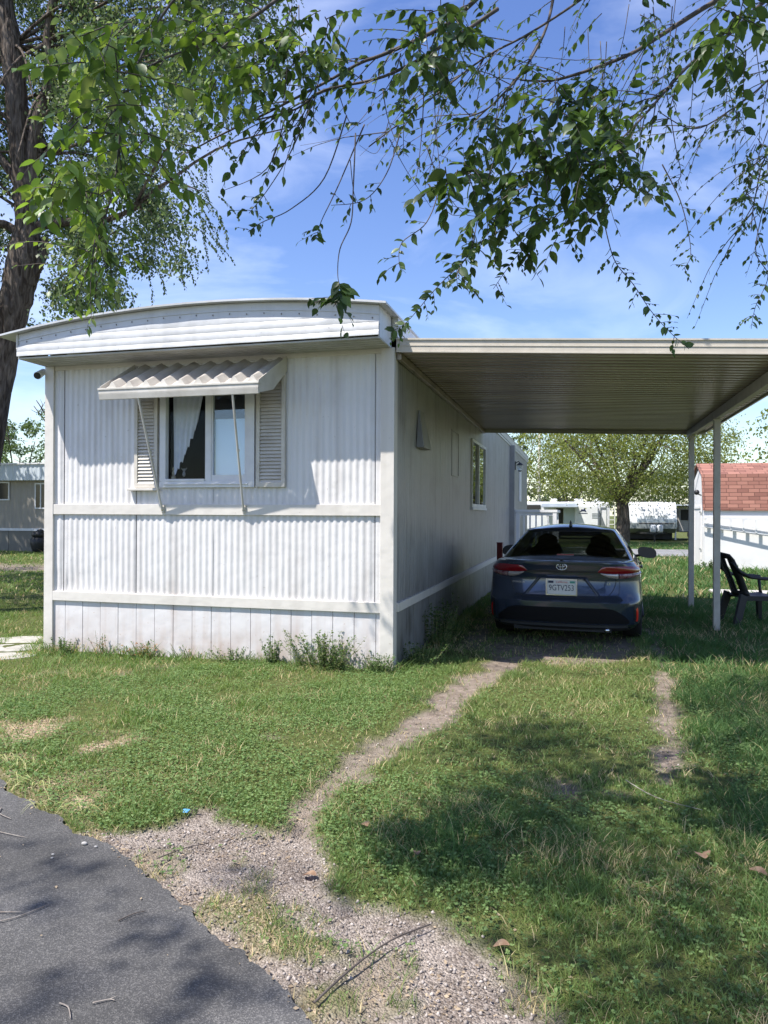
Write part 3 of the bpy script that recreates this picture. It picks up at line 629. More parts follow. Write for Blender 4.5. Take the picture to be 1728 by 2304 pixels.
pf = MB().box(.007, .016, 3.35, 3.95, 2.16, 2.18).box(.007, .016, 3.35, 3.95, 2.82, 2.84).box(.007, .016, 3.35, 3.37, 2.18, 2.82).box(.007, .016, 3.93, 3.95, 2.18, 2.82)
hb(pf, 'covered_hatch', M['side_siding'])
hb(MB().box(-.01, .13, 12.3, 12.5, .0, 3.42), 'side_pilaster', M['side_siding'], bevel=.004)
hb(MB().box(.007, .03, 15.2, 15.9, 2.0, 3.0), 'side_panel_cover', M['vinyl'], bevel=.01)
lm = hb(MB().box(.13, .15, 12.36, 12.46, 2.78, 3.0).tube([(.14, 12.41, 2.95), (.22, 12.41, 3.0), (.26, 12.41, 2.96)], .012, 6).tube([(.26, 12.41, 2.96), (.26, 12.41, 2.90)], [.03, .10], 8).tube([(.26, 12.41, 2.76), (.26, 12.41, 2.73)], [.055, .03], 8), 'wall_lamp', M['black'])
sub(MB().tube([(.26, 12.41, 2.90), (.26, 12.41, 2.76)], [.085, .055], 8), 'lamp_glass', M['glass'], lm)

# little figurines on the window sill
fg = thing('figurine', 'small cream figurine standing inside the front window, left of its neighbour', 'figurine', (-2.56, .07, 1.955))
MB().ell((0, 0, .03), (.028, .02, .035)).ell((0, 0, .085), (.02, .016, .03)).ell((0, 0, .13), (.017, .015, .02)).build('body', mat('cream_china', (.55, .5, .38), (.3, .26, .16), 40, .4), fg, smooth=True)
fg2 = thing('figurine', 'small dark figurine with raised arms, second on the window sill', 'figurine', (-2.46, .12, 2.0))
MB().ell((0, 0, .03), (.02, .015, .03)).ell((0, 0, .075), (.014, .012, .02)).tube([(-.035, 0, .10), (0, 0, .06), (.035, 0, .10)], .006, 6).build('body', mat('grey_china', (.28, .28, .28), rough=.4), fg2, smooth=True)

# ------------------------------------------------------------------ carport
cp = thing('carport', 'cream metal carport with ribbed flat roof attached to the side of the mobile home', 'carport', (3.67, 0, 0))
CPX, CPY = 3.95, 6.80
def cz(x, y): t_ = y/CPY; return (3.245-.058*x)*(1-t_)+(3.215-.033*x)*t_
dk = MB(); prof = []
y = .03; pt = .152
while y < CPY-.03:
    prof += [(y, .028), (y+.052, .028), (y+.060, .0), (y+.082, .0), (y+.088, .010), (y+.094, 0), (y+.138, .0), (y+.146, .028)]; y += pt
rows = [[(x, yy, cz(x, yy)+h) for yy, h in prof] for x in (.02, 1.3, 2.6, CPX-.02)]
dk.grid(rows)
def pb(mb, name, m, parent, off, **k):
    o = mb.build(name, m, None, **k); o.parent = parent; o.matrix_parent_inverse = Matrix.Translation(-Vector(off)); return o
CO = (3.67, 0, 0)
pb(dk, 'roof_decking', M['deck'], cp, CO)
tp = MB().add([(.0, .0, cz(0, 0)+.05), (CPX, .0, cz(CPX, 0)+.05), (CPX, CPY, cz(CPX, CPY)+.05), (0, CPY, cz(0, CPY)+.05)], [(0, 1, 2, 3)])
pb(tp, 'roof_sheet', M['roof'], cp, CO)
def fasc(x0, y0, x1, y1, h0, h1, th, nm):
    a = Vector((x0, y0, 0)); b = Vector((x1, y1, 0)); d = (b-a).normalized(); nrm = Vector((d.y, -d.x, 0))*th
    def pt_(p, q, z): return (p.x+q.x, p.y+q.y, z)
    za, zb = cz(x0, y0), cz(x1, y1); z_ = Vector((0, 0, 0))
    mb = MB().hexa([pt_(a, z_, za+h0), pt_(b, z_, zb+h0), pt_(b, nrm, zb+h0), pt_(a, nrm, za+h0), pt_(a, z_, za+h1), pt_(b, z_, zb+h1), pt_(b, nrm, zb+h1), pt_(a, nrm, za+h1)])
    return mb
ff = fasc(.02, .0, CPX+.02, .0, -.005, .128, .022, '')
q = fasc(.02, -.022, CPX+.02, -.022, .058, .066, .006, ''); ff.add(q.v, q.f)
q = fasc(.02, -.022, CPX+.02, -.022, .118, .134, .012, ''); ff.add(q.v, q.f)
q = fasc(.02, -.022, CPX+.02, -.022, -.008, .004, .008, ''); ff.add(q.v, q.f)
pb(ff, 'front_fascia', M['carport'], cp, CO)
pb(fasc(CPX, .0, CPX, CPY, -.02, .128, .022, ''), 'side_fascia', M['carport'], cp, CO)
pb(fasc(CPX, CPY, .0, CPY, -.06, .10, .022, ''), 'rear_fascia', M['post'], cp, CO)
BX = 3.63
bm_ = MB().hexa([(BX, .02, cz(BX, 0)-.135), (BX+.07, .02, cz(BX, 0)-.135), (BX+.07, CPY-.02, cz(BX, CPY)-.115), (BX, CPY-.02, cz(BX, CPY)-.115), (BX, .02, cz(BX, 0)-.004), (BX+.07, .02, cz(BX, 0)-.004), (BX+.07, CPY-.02, cz(BX, CPY)-.004), (BX, CPY-.02, cz(BX, CPY)-.004)])
pb(bm_, 'side_beam', M['post'], cp, CO, bevel=.004)
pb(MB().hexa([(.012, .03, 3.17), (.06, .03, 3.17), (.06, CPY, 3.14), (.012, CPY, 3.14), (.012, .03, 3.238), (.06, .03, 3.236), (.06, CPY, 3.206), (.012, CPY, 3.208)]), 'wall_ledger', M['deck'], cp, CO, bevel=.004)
for y in (.45, 3.88, 6.38):
    zt = cz(BX, y)-.14
    po = MB().box(BX-.012, BX+.072, y-.042, y-.012, -.05, zt).box(BX-.012, BX+.072, y+.012, y+.042, -.05, zt).box(BX+.002, BX+.058, y-.012, y+.012, -.05, zt).box(BX-.03, BX+.09, y-.06, y+.06, zt-.01, zt+.012)
    o = pb(po, 'post', M['post'], cp, CO, bevel=.003)
    if y == 3.88: part(o, 'post with paint chipped and worn at its foot')

# ------------------------------------------------------------------ the car
CS, CX, CY, CTH = 1.027, 1.602, 1.971, R(3.35)
car = thing('parked_car', 'slate blue sedan parked under the carport seen from behind', 'car', (CX, CY, 0), -CTH); car.scale = (CS*1.035, CS, CS)
EX, BR = 3.4, .60
LV = [  # z, rear y, front y, half width
 (.17, .16, 4.50, .78), (.21, .08, 4.55, .83), (.255, .045, 4.59, .855), (.262, .030, 4.60, .862), (.30, .018, 4.62, .870), (.36, .010, 4.63, .876), (.43, .004, 4.63, .882), (.475, .000, 4.62, .886), (.52, .000, 4.61, .890), (.555, .022, 4.60, .890), (.585, .052, 4.59, .889), (.64, .072, 4.57, .888), (.70, .088, 4.54, .886), (.76, .098, 4.50, .882), (.80, .098, 4.46, .878), (.83, .082, 4.42, .874), (.86, .078, 4.38, .868), (.90, .068, 4.30, .856), (.94, .050, 4.20, .838), (.975, .036, 4.08, .812), (.992, .036, 3.98, .790)]
LVa = np.array(LV)
def shoulder(y):   # how the top of the body falls towards the bonnet
    return np.interp(y, [0, 1.2, 3.2, 3.8, 4.3, 4.63], [1, 1.0, .985, .93, .80, .66])
NR_, NS_, NF_ = 16, 16, 14
def outl(yr, yf, w):
    p = []
    for i in range(NR_):
        f = math.pi/2*i/NR_; p.append((w*math.sin(f)**(2/EX), yr+BR*(1-math.cos(f)**(2/EX))))
    y0, y1 = yr+BR, yf-.95
    for i in range(NS_+1):
        t_ = i/NS_; p.append((w*(1+.010*math.sin(math.pi*t_)), y0+(y1-y0)*t_))
    for i in range(1, NF_+1):
        f = math.pi/2*i/NF_; p.append((w*max(0, math.cos(f))**(2/2.5), y1+.95*math.sin(f)**(2/2.5)))
    return p
def body_pt(phi, z, off=0.0):
    """point on the tail surface: phi in degrees across from centre (signed), z height, pushed outward by off"""
    yr = np.interp(z, LVa[:, 0], LVa[:, 1]); w = np.interp(z, LVa[:, 0], LVa[:, 3]); f = R(abs(phi)); s_ = 1 if phi >= 0 else -1
    x = w*math.sin(f)**(2/EX); y = yr+BR*(1-math.cos(f)**(2/EX))
    nx_ = math.sin(f)**1.6; ny_ = -max(0.02, math.cos(f))**.6; l = math.hypot(nx_, ny_)
    return (s_*(x+off*nx_/l), y+off*ny_/l, z)
def phi_of(x, z):
    w = np.interp(z, LVa[:, 0], LVa[:, 3]); return math.copysign(math.degrees(math.asin(min(1, (abs(x)/w))**(EX/2))), x)
rows = []
for (z, yr, yf, w) in LV:
    o = outl(yr, yf, w); row = [(-x, y) for x, y in o[::-1]]+[(x, y) for x, y in o[1:]]
    rows.append([(x, y, z if z < .5 else .5+(z-.5)*float((shoulder(y)*.992-.5)/.492)) for x, y in row])
bd = MB(); bd.grid(rows)
top = rows[-1]; n = len(top); half = n//2      # index half is the rear centre; ends are the front centre
cap = []
def deckz(x, y, w, zs):
    t_ = 1-min(1, abs(x)/max(w, 1e-4))**2.4
    bulge = np.interp(y, [0.03, .06, .30, .55, 1.4, 3.0, 3.6, 4.2, 4.6], [0, .012, .030, .060, .05, .03, .085, .07, .0])
    return zs+bulge*t_
capr = []
for k in range(half+1):
    a = top[half-k]; b = top[min(half+k, n-1)]; w = abs(b[0]); row = []
    for j in range(17):
        s_ = j/16; x = a[0]+(b[0]-a[0])*s_; y = a[1]+(b[1]-a[1])*s_; row.append((x, y, deckz(x, y, w, a[2])))
    capr.append(row)
bd.grid(capr, flip=True)
bot = rows[0]; botr = [[(bot[half-k][0]+(bot[min(half+k, n-1)][0]-bot[half-k][0])*j/4, bot[half-k][1], .17) for j in range(5)] for k in range(half+1)]
bd.grid(botr)
body = bd.build('body', M['paint'], car, smooth=True, angle=28)
# wheel arches cut out of the body
cutm = MB()
for yy in (1.0, 3.70):
    for s_ in (-1, 1): cutm.tube([(s_*.64, yy, .325), (s_*1.2, yy, .325)], .365, 32)
cut = cutm.build('arch_cutter', None if False else M['gap'])
cut.parent = car
md = body.modifiers.new('arches', 'BOOLEAN'); md.object = cut; md.operation = 'DIFFERENCE'; md.solver = 'EXACT'
dg = bpy.context.evaluated_depsgraph_get(); newme = bpy.data.meshes.new_from_object(body.evaluated_get(dg))
body.modifiers.clear(); body.data = newme; bpy.data.objects.remove(cut)
newme.set_sharp_from_angle(angle=R(28))
# greenhouse
GH = []
for h in np.linspace(0, 1, 15):
    hh = h; GH.append((.955+.41*h-.02*h*h, .47+.92*hh-.06*hh*hh, 3.60-1.10*hh+.12*hh*(1-hh), .800-.235*hh**1.15))
def ghout(yr, yf, w):
    p = []; e, br, bf = 4.2, .42, .55
    for i in range(14): f = math.pi/2*i/14; p.append((w*math.sin(f)**(2/e), yr+br*(1-math.cos(f)**(2/e))))
    y0, y1 = yr+br, yf-bf
    for i in range(13): p.append((w, y0+(y1-y0)*i/12))
    for i in range(1, 15): f = math.pi/2*i/14; p.append((w*max(0, math.cos(f))**(2/3.2), y1+bf*math.sin(f)**(2/3.2)))
    return p
grow = []
for (z, yr, yf, w) in GH:
    o = ghout(yr, yf, w); row = [(-x, y, z+.012*(abs(x) < 9)) for x, y in o[::-1]]+[(x, y, z+.012) for x, y in o[1:]]; grow.append(row)
nn = len(grow[0]); hf = nn//2; NGH = len(grow)
def gh_kind(i, k):
    j = abs((k+.5)-hf)      # distance along the outline from the rear centre
    if 1 <= i <= NGH-3 and j < 9.6: return 'rear'
    if 1 <= i <= NGH-3 and 14.5 < j < 19.5: return 'side_a'
    if 1 <= i <= NGH-3 and 20.3 < j < 27 and (j-27)*.0 > -1: return 'side_b'
    if 1 <= i <= NGH-3 and j > 29.5: return 'shield'
    return 'body'
packs = {}
for i in range(NGH-1):
    for k in range(nn-1):
        kd = gh_kind(i, k)
        if kd.startswith('side'): kd += 'L' if k < hf else 'R'
        packs.setdefault(kd, []).append((i*nn+k, i*nn+k+1, (i+1)*nn+k+1, (i+1)*nn+k))
gv = [v for r_ in grow for v in r_]
def pick(faces):
    ids = sorted({i for f in faces for i in f}); mp_ = {a: b for b, a in enumerate(ids)}; return MB().add([gv[i] for i in ids], [tuple(mp_[i] for i in f) for f in faces])
rb = pick(packs['body']); t_ = grow[-1]; rc = []
for k in range(hf+1):
    a = t_[hf-k]; b = t_[min(hf+k, nn-1)]; row = []
    for j in range(13):
        s_ = j/12; x = a[0]+(b[0]-a[0])*s_; y = a[1]; q = (1-abs(2*s_-1)**2.2)
        e_ = min(1, (y-t_[hf][1])/.35, (t_[0][1]-y)/.5) if t_[0][1] > t_[hf][1] else 1
        row.append((x, y, a[2]+.075*q*max(0, e_)**.6))
    rc.append(row)
rb.grid(rc); rb.build('roof_and_pillars', M['paint'], car, smooth=True, angle=35)
pick(packs['rear']).build('rear_window', M['carglass'], car, smooth=True)
pick(packs['shield']).build('windshield', M['shieldglass'], car, smooth=True)
for k_ in ('side_aL', 'side_aR', 'side_bL', 'side_bR'): pick(packs[k_]).build('side_window', M['carglass'], car, smooth=True)
# black band round the rear glass
bb = MB()
gl = []
for (i, ks) in ((1, range(hf-9, hf+10)),):
    gl = [Vector(grow[i][k]) for k in ks]
bb.tube([p+Vector((0, -.004, .0)) for p in gl], .009, 6); gl2 = [Vector(grow[NGH-2][k]) for k in range(hf-9, hf+10)]; bb.tube([p+Vector((0, -.002, .002)) for p in gl2], .008, 6)
bb.build('rear_window_seal', M['black'], car)
# interior: shelf, seats, dash
it = MB().box(-.66, .66, .85, 1.25, .93, .965).box(-.70, .70, .9, 1.15, .60, .93)
it.build('parcel_shelf', M['black'], car)
for (sx, y0, w_) in ((-.36, 2.15, .27), (.36, 2.15, .27)):
    st = MB().ell((sx, y0, .90), (w_*.85, .10, .32)).ell((sx, y0-.06, 1.18), (.14, .06, .10)).tube([(sx, y0-.03, 1.0), (sx, y0-.05, 1.15)], .03, 6); st.build('seat', M['black'], car, smooth=True)
for sx in (-.38, .38): MB().ell((sx, 1.18, 1.05), (.13, .05, .085)).build('headrest', M['black'], car, smooth=True)
MB().box(-.68, .68, 3.0, 3.45, .85, 1.0).build('dashboard', M['black'], car, bevel=.03)
MB().ell((.02, 2.75, 1.30), (.12, .02, .035)).build('inner_mirror', M['black'], car)
MB().box(-.10, .10, .585, .60, 1.045, 1.06).build('high_brake_lamp', M['red'], car)
# tail lamps
def patch(name, m, s_, pts, off, sub_z=4, parent=None):
    """pts: list of (x, zlow, zhigh)"""
    rows = []
    for x, z0, z1 in pts:
        row = []
        for j in range(sub_z+1):
            z = z0+(z1-z0)*j/sub_z; e_ = off if 0 < j < sub_z else off*.25
            row.append(body_pt(phi_of(s_*x, z), z, e_))
        rows.append(row)
    return MB().grid(rows).build(name, m, parent or car, smooth=True)
for s_ in (-1, 1):
    tl = patch('tail_lamp', M['red'], s_, [(.40, .872, .885), (.45, .866, .938), (.50, .862, .944), (.56, .860, .946), (.64, .860, .948), (.72, .862, .948), (.78, .866, .946), (.82, .87, .942), (.845, .874, .934)], .014)
    patch('clear_lens', M['clearlens'], s_, [(.43, .858, .864), (.47, .832, .860), (.52, .812, .858), (.58, .802, .857), (.62, .800, .857)], .012, parent=tl)
    patch('dark_red_lens', mat('dark_red_lens', (.12, .01, .02), (.32, .22, .22), 25, .15, coat=.8), s_, [(.63, .800, .857), (.70, .804, .858), (.78, .815, .860), (.83, .83, .866), (.862, .845, .872)], .012, parent=tl)
# black garnish between the lamps, boot outline, plate recess, lower valance
def rearstrip(name, m, x0, x1, zf0, zf1, off, n=24, parent=None):
    rows = []
    for i in range(n+1):
        x = x0+(x1-x0)*i/n; rows.append([body_pt(phi_of(x, zf0(x)+(zf1(x)-zf0(x))*j/3), zf0(x)+(zf1(x)-zf0(x))*j/3, off) for j in range(4)])
    return MB().grid(rows).build(name, m, parent or car, smooth=True)
rearstrip('garnish', M['black'], -.44, .44, lambda x: .862, lambda x: .884, .004)
vz = lambda x: .285
rearstrip('rear_valance', mat('matt_black_plastic', (.007, .007, .008), rough=.8, spec=.2), -.74, .74, lambda x: .275, lambda x: .455-.14*max(0, (abs(x)-.50)/.24)**2, .006, 30)
rearstrip('lower_lip', mat('satin_grey_plastic', (.07, .075, .085), rough=.45), -.72, .72, lambda x: .222, lambda x: .262, .010, 30)
rearstrip('under_valance', M['black'], -.80, .80, lambda x: .10 if False else .172, lambda x: .218, .004, 30)
def line_on(name, pts, r=.0032, m=None, off=.001):
    p = [body_pt(phi_of(x, z), z, off) for x, z in pts]; return MB().tube(p, r, 5).build(name, m or M['gap'], car)
bl = [(-.60, .800), (-.595, .74), (-.57, .67), (-.53, .61), (-.46, .580), (-.3, .572), (0, .568), (.3, .572), (.46, .580), (.53, .61), (.57, .67), (.595, .74), (.60, .800)]
line_on('boot_seam', bl)
for s_ in (-1, 1):
    rows = []
    for t_ in np.linspace(0, 1, 6):
        z = .60+.19*t_; xo = .435-.15*t_; xi = xo-.045; rows.append([body_pt(phi_of(s_*(xi+(xo-xi)*j/3), z), z, .002+.010*(1 if j in (1, 2) else 0)) for j in range(4)])
    MB().grid(rows).build('plate_recess_edge', mat('recess_shade_paint', (.016, .022, .04), rough=.35, metal=.3, coat=.6), car, smooth=True)  # darker body paint puts the slanted sides' shade into the colour
line_on('recess_lip', [(-.43, .598), (0, .594), (.43, .598)], .006, M['paint'], .002)
line_on('recess_top', [(-.29, .795), (0, .797), (.29, .795)], .005, M['paint'], .002)
line_on('bumper_crease', [(-.80, .505), (-.5, .522), (0, .526), (.5, .522), (.80, .505)], .006, M['paint'], -.001)
for s_ in (-1, 1):
    patch('reflector_pocket', M['black'], s_, [(.795, .26, .50), (.815, .26, .51), (.84, .27, .50), (.855, .28, .48)], .005)
    patch('rear_reflector', M['redrefl'], s_, [(.812, .30, .455), (.832, .29, .465)], .012)
# plate
PZ, PY = .690, .055
pl = MB().box(-.165, .165, PY-.012, PY+.03, .602, .778).build('number_plate', M['plate'], car, bevel=.008)
def text_mesh(name, s_, size, m, parent, loc, rot, ext=.001, sx=1.0, font_shear=0):
    c = bpy.data.curves.new(name, 'FONT'); c.body = s_; c.size = size; c.align_x = 'CENTER'; c.align_y = 'CENTER'; c.extrude = ext; c.shear = font_shear; c.resolution_u = 3
    o = bpy.data.objects.new(name, c); COL.objects.link(o); d = bpy.context.evaluated_depsgraph_get(); me_ = bpy.data.meshes.new_from_object(o.evaluated_get(d)); bpy.data.objects.remove(o)
    o = link(name, me_, m, parent); o.location = loc; o.rotation_euler = rot; o.scale = (sx, 1, 1); return o
text_mesh('plate_number', '9GTV253', .098, M['navy'], pl, (0, PY-.0135, .680), (R(90), 0, 0), .001, .74)
text_mesh('plate_state', 'California', .034, M['redink'], pl, (0, PY-.0135, .752), (R(90), 0, 0), .001, 1.0, .3)
fr = MB()
for (x0, x1, z0, z1) in ((-.176, .176, .593, .603), (-.176, .176, .777, .789), (-.176, -.166, .603, .777), (.166, .176, .603, .777)): fr.box(x0, x1, PY-.018, PY+.02, z0, z1)
sub(fr, 'plate_frame', M['chrome'], pl)
sub(MB().box(-.15, -.09, PY-.0135, PY-.012, .738, .765), 'plate_sticker', M['navy'], pl)
sub(MB().box(.095, .15, PY-.0135, PY-.012, .74, .765), 'plate_sticker', mat('teal_sticker', (.05, .25, .2), rough=.5), pl)
def ring(mb, cx_, cz_, a, b, y, r, n=28):
    pts = [(cx_+a*math.cos(2*math.pi*k/n), y, cz_+b*math.sin(2*math.pi*k/n)) for k in range(n+1)]; mb.tube(pts, r, 6, caps=False)
em = MB(); EY = .046; ring(em, 0, .935, .058, .040, EY, .0050); ring(em, 0, .932, .017, .036, EY-.002, .0032); ring(em, 0, .951, .041, .018, EY-.003, .0032)
em.build('emblem', M['chrome'], car, smooth=True)
text_mesh('model_name', 'COROLLA', .026, M['chrome'], car, (-.50, body_pt(phi_of(.50, .735), .735, .003)[1], .735), (R(90), 0, R(-9)), .001, 1.25)
text_mesh('trim_name', 'LE', .034, M['chrome'], car, (.52, body_pt(phi_of(.52, .735), .735, .003)[1], .735), (R(90), 0, R(9)), .001, 1.3)
text_mesh('trim_name', 'HYBRID', .016, M['chrome'], car, (.50, body_pt(phi_of(.50, .70), .70, .003)[1], .70), (R(90), 0, R(9)), .001, 1.3) if False else None
# boot lip, camera knob, fin
MB().tube([body_pt(phi_of(x, .99), .99, -.012) for x in np.linspace(-.66, .66, 25)], .014, 8).build('boot_lip', M['paint'], car, smooth=True)
MB().ell((0, .075, 1.012), (.02, .03, .012)).build('washer_knob', M['black'], car, smooth=True)
fn = MB(); rows = []
for i in range(8):
    t_ = i/7; y = 1.42+.17*t_; h = .062*(1-t_)**.8 if t_ > .12 else .062*t_/.12*.95+.002; w_ = .022*(1-abs(2*t_-1)**3)+.002
    rows.append([(-w_, y, 1.40), (-w_*.5, y+.01*0, 1.425+h*.7), (0, y, 1.43+h), (w_*.5, y, 1.425+h*.7), (w_, y, 1.40)])
fn.grid(rows).build('antenna_fin', M['black'], car, smooth=True)
# mirrors
for s_ in (-1, 1):
    mrr = MB(); rws = []
    for i in range(9):
        t_ = i/8; yy = 2.80+.16*t_; k_ = math.sqrt(max(0, 1-t_**2.2)); row = []
        for j in range(17):
            f = 2*math.pi*j/16; cx_ = s_*.985; ex_ = .125*k_+.004; ez = .078*k_+.003
            c_, s2 = math.cos(f), math.sin(f); row.append((cx_+s_*ex_*math.copysign(abs(c_)**.7, c_), yy, .995+ez*math.copysign(abs(s2)**.75, s2)-.02*c_*k_))
        rws.append(row)
    mrr.grid(rws); mo = mrr.build('door_mirror', M['paint'], car, smooth=True)
    mg_ = MB(); mg_.add([(rws[0][j][0], 2.801, rws[0][j][2]) for j in range(16)], [tuple(range(16))]); sub(mg_, 'mirror_glass', mat('mirror_glass', (.06, .07, .09), rough=.12, metal=.3), mo)
    sub(MB().bar((s_*.80, 2.88, .935), (s_*.93, 2.88, .955), .07, .035), 'mirror_arm', M['black'], mo, bevel=.01)
# door seams and handles on both flanks
for s_ in (-1, 1):
    for yy in (1.42, 2.38, 3.38):
        pts = [(s_*(float(np.interp(z, LVa[:, 0], LVa[:, 3]))*1.008+.0005), yy+(.05 if z > .8 else 0), z) for z in np.linspace(.26, .93, 12)]; MB().tube(pts, .0035, 5).build('door_seam', M['gap'], car)
    for yy in (1.62, 2.55): MB().bar((s_*.893, yy, .85), (s_*.893, yy+.19, .86), .03, .028).build('door_handle', M['paint'], car, bevel=.008)
    MB().tube([(s_*.895, 1.3, .245), (s_*.895, 3.4, .245)], .03, 8).build('sill', M['black'], car, smooth=True)
# wheels
for yy in (1.0, 3.70):
    for s_ in (-1, 1):
        w_ = MB(); prof = [(.245, -.105), (.290, -.112), (.312, -.100), (.322, -.06), (.325, 0), (.322, .06), (.312, .100), (.290, .112), (.245, .105), (.21, .09)]
        rws = [[(s_*.775+px, yy+pr*math.cos(2*math.pi*k/36), .325+pr*math.sin(2*math.pi*k/36)) for k in range(37)] for pr, px in prof]
        wh = w_.grid(rws).build('wheel', M['rubber'], car, smooth=True, angle=50)
        rm = MB(); xo = s_*.865
        rm.tube([(s_*.80, yy, .325), (s_*.81, yy, .325)], .235, 30); 
        for k in range(10):
            f = 2*math.pi*k/10; rm.bar((xo-s_*.01, yy+.04*math.cos(f), .325+.04*math.sin(f)), (xo-s_*.02, yy+.225*math.cos(f), .325+.225*math.sin(f)), .03, .02, (1, 0, 0))
        rm.tube([(xo-s_*.03, yy, .325), (xo, yy, .325)], .055, 16)
        ring2 = [(xo-s_*.015, yy+.228*math.cos(2*math.pi*k/36), .325+.228*math.sin(2*math.pi*k/36)) for k in range(37)]; rm.tube(ring2, .012, 6, caps=False)
        sub(rm, 'rim', M['rim'], wh, smooth=True, angle=40)
un = MB().box(-.66, .66, .30, 4.3, .18, .34).box(-.55, .55, .12, .5, .165, .23)
un.build('underbody', M['gap'], car)
MB().tube([(.50, .10, .19), (.50, .45, .20)], .028, 12).build('exhaust', M['chrome'], car, smooth=True)

# red post by the wall, beyond the car tail
rp = thing('red_post', 'short dark red post standing between the car and the side wall', 'post', (.53, 5.05, 0), R(-8))
MB().box(-.045, .045, -.03, .03, -.02, 1.12).build('post_body', M['redpost'], rp, bevel=.006); MB().box(-.05, .05, -.035, .035, 1.12, 1.135).build('cap', M['redpost'], rp, bevel=.004)

# ------------------------------------------------------------------ white deck railing at the far side door
dr = thing('porch_deck', 'white railed porch deck on the side of the mobile home beyond the car', 'deck', (.7, 13, 0))
DO = (.7, 13, 0)
pb(MB().box(.14, 1.20, 12.55, 15.0, .55, .64), 'deck_floor', M['shed'], dr, DO); pb(MB().box(.14, 1.20, 12.56, 12.58, .0, .55).box(1.18, 1.20, 12.58, 15.0, 0, .55), 'deck_skirt', M['shed'], dr, DO)
pb(MB().box(.13, 1.22, 12.50, 12.64, 1.66, 1.73).box(.13, 1.22, 12.53, 12.57, 1.58, 1.66), 'rail', M['shed'], dr, DO, bevel=.004)
pb(MB().box(1.10, 1.22, 12.64, 15.0, 1.66, 1.73), 'rail', M['shed'], dr, DO, bevel=.004)
for x in (.15, 1.10): pb(MB().box(x, x+.10, 12.51, 12.61, .0, 1.66), 'newel_post', M['shed'], dr, DO, bevel=.004)
for k in range(5): pb(MB().box(.34+k*.155, .38+k*.155, 12.54, 12.58, .64, 1.58), 'baluster', M['shed'], dr, DO)
for k in range(10): pb(MB().box(1.14, 1.18, 12.8+k*.22, 12.84+k*.22, .64, 1.66), 'baluster', M['shed'], dr, DO)

# ------------------------------------------------------------------ plastic garden chair
ch = thing('garden_chair', 'dark plastic garden armchair standing in the grass behind the near carport post', 'chair', (4.25, 4.60, 0), R(-90+14)); ch.scale = (1.12, 1.12, 1.14)
# local: faces +y ; x right
def shell(rows, th, name, parent=None):
    o = MB().grid(rows).build(name, M['black'], parent or ch, smooth=True); md = o.modifiers.new('thick', 'SOLIDIFY'); md.thickness = th; md.offset = 0; return o
shell([[(x, y, .385-.018*math.cos(x*5)+(.012 if y > .18 else 0)-.03*(1 if y > .23 else 0)) for x in np.linspace(-.23, .23, 9)] for y in (-.22, -.1, 0, .1, .2, .235, .245)], .018, 'seat')
bkm = []
for j in range(9):
    t_ = j/8; z = .38+.52*t_; hw = .225-.01*t_ if t_ < .9 else .19; y0 = -.22-.16*t_-.06*t_*t_
    bkm.append([(x, y0+.10*(x/.23)**2, z+.03*(1-(x/.22)**2)*(t_ > .85)) for x in np.linspace(-hw, hw, 11)])
# slatted back: five upright slats plus rails
bk = None
for (a, b) in ((0, 2), (3, 4), (5, 5), (6, 7), (8, 10)):
    rows = [[r_[i] for i in range(a, b+1)] if b > a else [r_[a], (r_[a][0]+.03, r_[a][1], r_[a][2])] for r_ in bkm]
    o = shell(rows, .014, 'back_slat')
shell(bkm[:2], .02, 'back_rail'); shell(bkm[-2:], .02, 'back_rail')
for s_ in (-1, 1):
    ap = [(s_*.235, -.36, .80), (s_*.25, -.27, .70), (s_*.265, -.15, .635), (s_*.275, 0, .615), (s_*.275, .16, .61), (s_*.27, .235, .60)]
    rows = [[(x-.035, y, z-.02), (x-.025, y, z+.008), (x+.025, y, z+.008), (x+.035, y, z-.02)] for x, y, z in ap]; shell(rows, .022, 'armrest')
    MB().tube([(s_*.272, .225, .60), (s_*.262, .24, .42), (s_*.262, .25, .38)], [.022, .02, .024], 8).build('arm_post', M['black'], ch, smooth=True)
    MB().hexa([(s_*.29-.03, .22, 0), (s_*.29+.03, .22, 0), (s_*.29+.03, .27, 0), (s_*.29-.03, .27, 0), (s_*.25-.035, .18, .38), (s_*.25+.035, .18, .38), (s_*.25+.035, .25, .38), (s_*.25-.035, .25, .38)]).build('leg', M['black'], ch, bevel=.008)
    MB().hexa([(s_*.26-.03, -.36, 0), (s_*.26+.03, -.36, 0), (s_*.26+.03, -.27, 0), (s_*.26-.03, -.27, 0), (s_*.225-.03, -.25, .42), (s_*.225+.03, -.25, .42), (s_*.225+.03, -.16, .38), (s_*.225-.03, -.16, .38)]).build('leg', M['black'], ch, bevel=.008)
    MB().box(s_*.235-.012, s_*.235+.012, -.20, .20, .33, .385).build('seat_skirt', M['black'], ch)
MB().box(-.22, .22, .225, .245, .32, .385).build('seat_skirt', M['black'], ch)

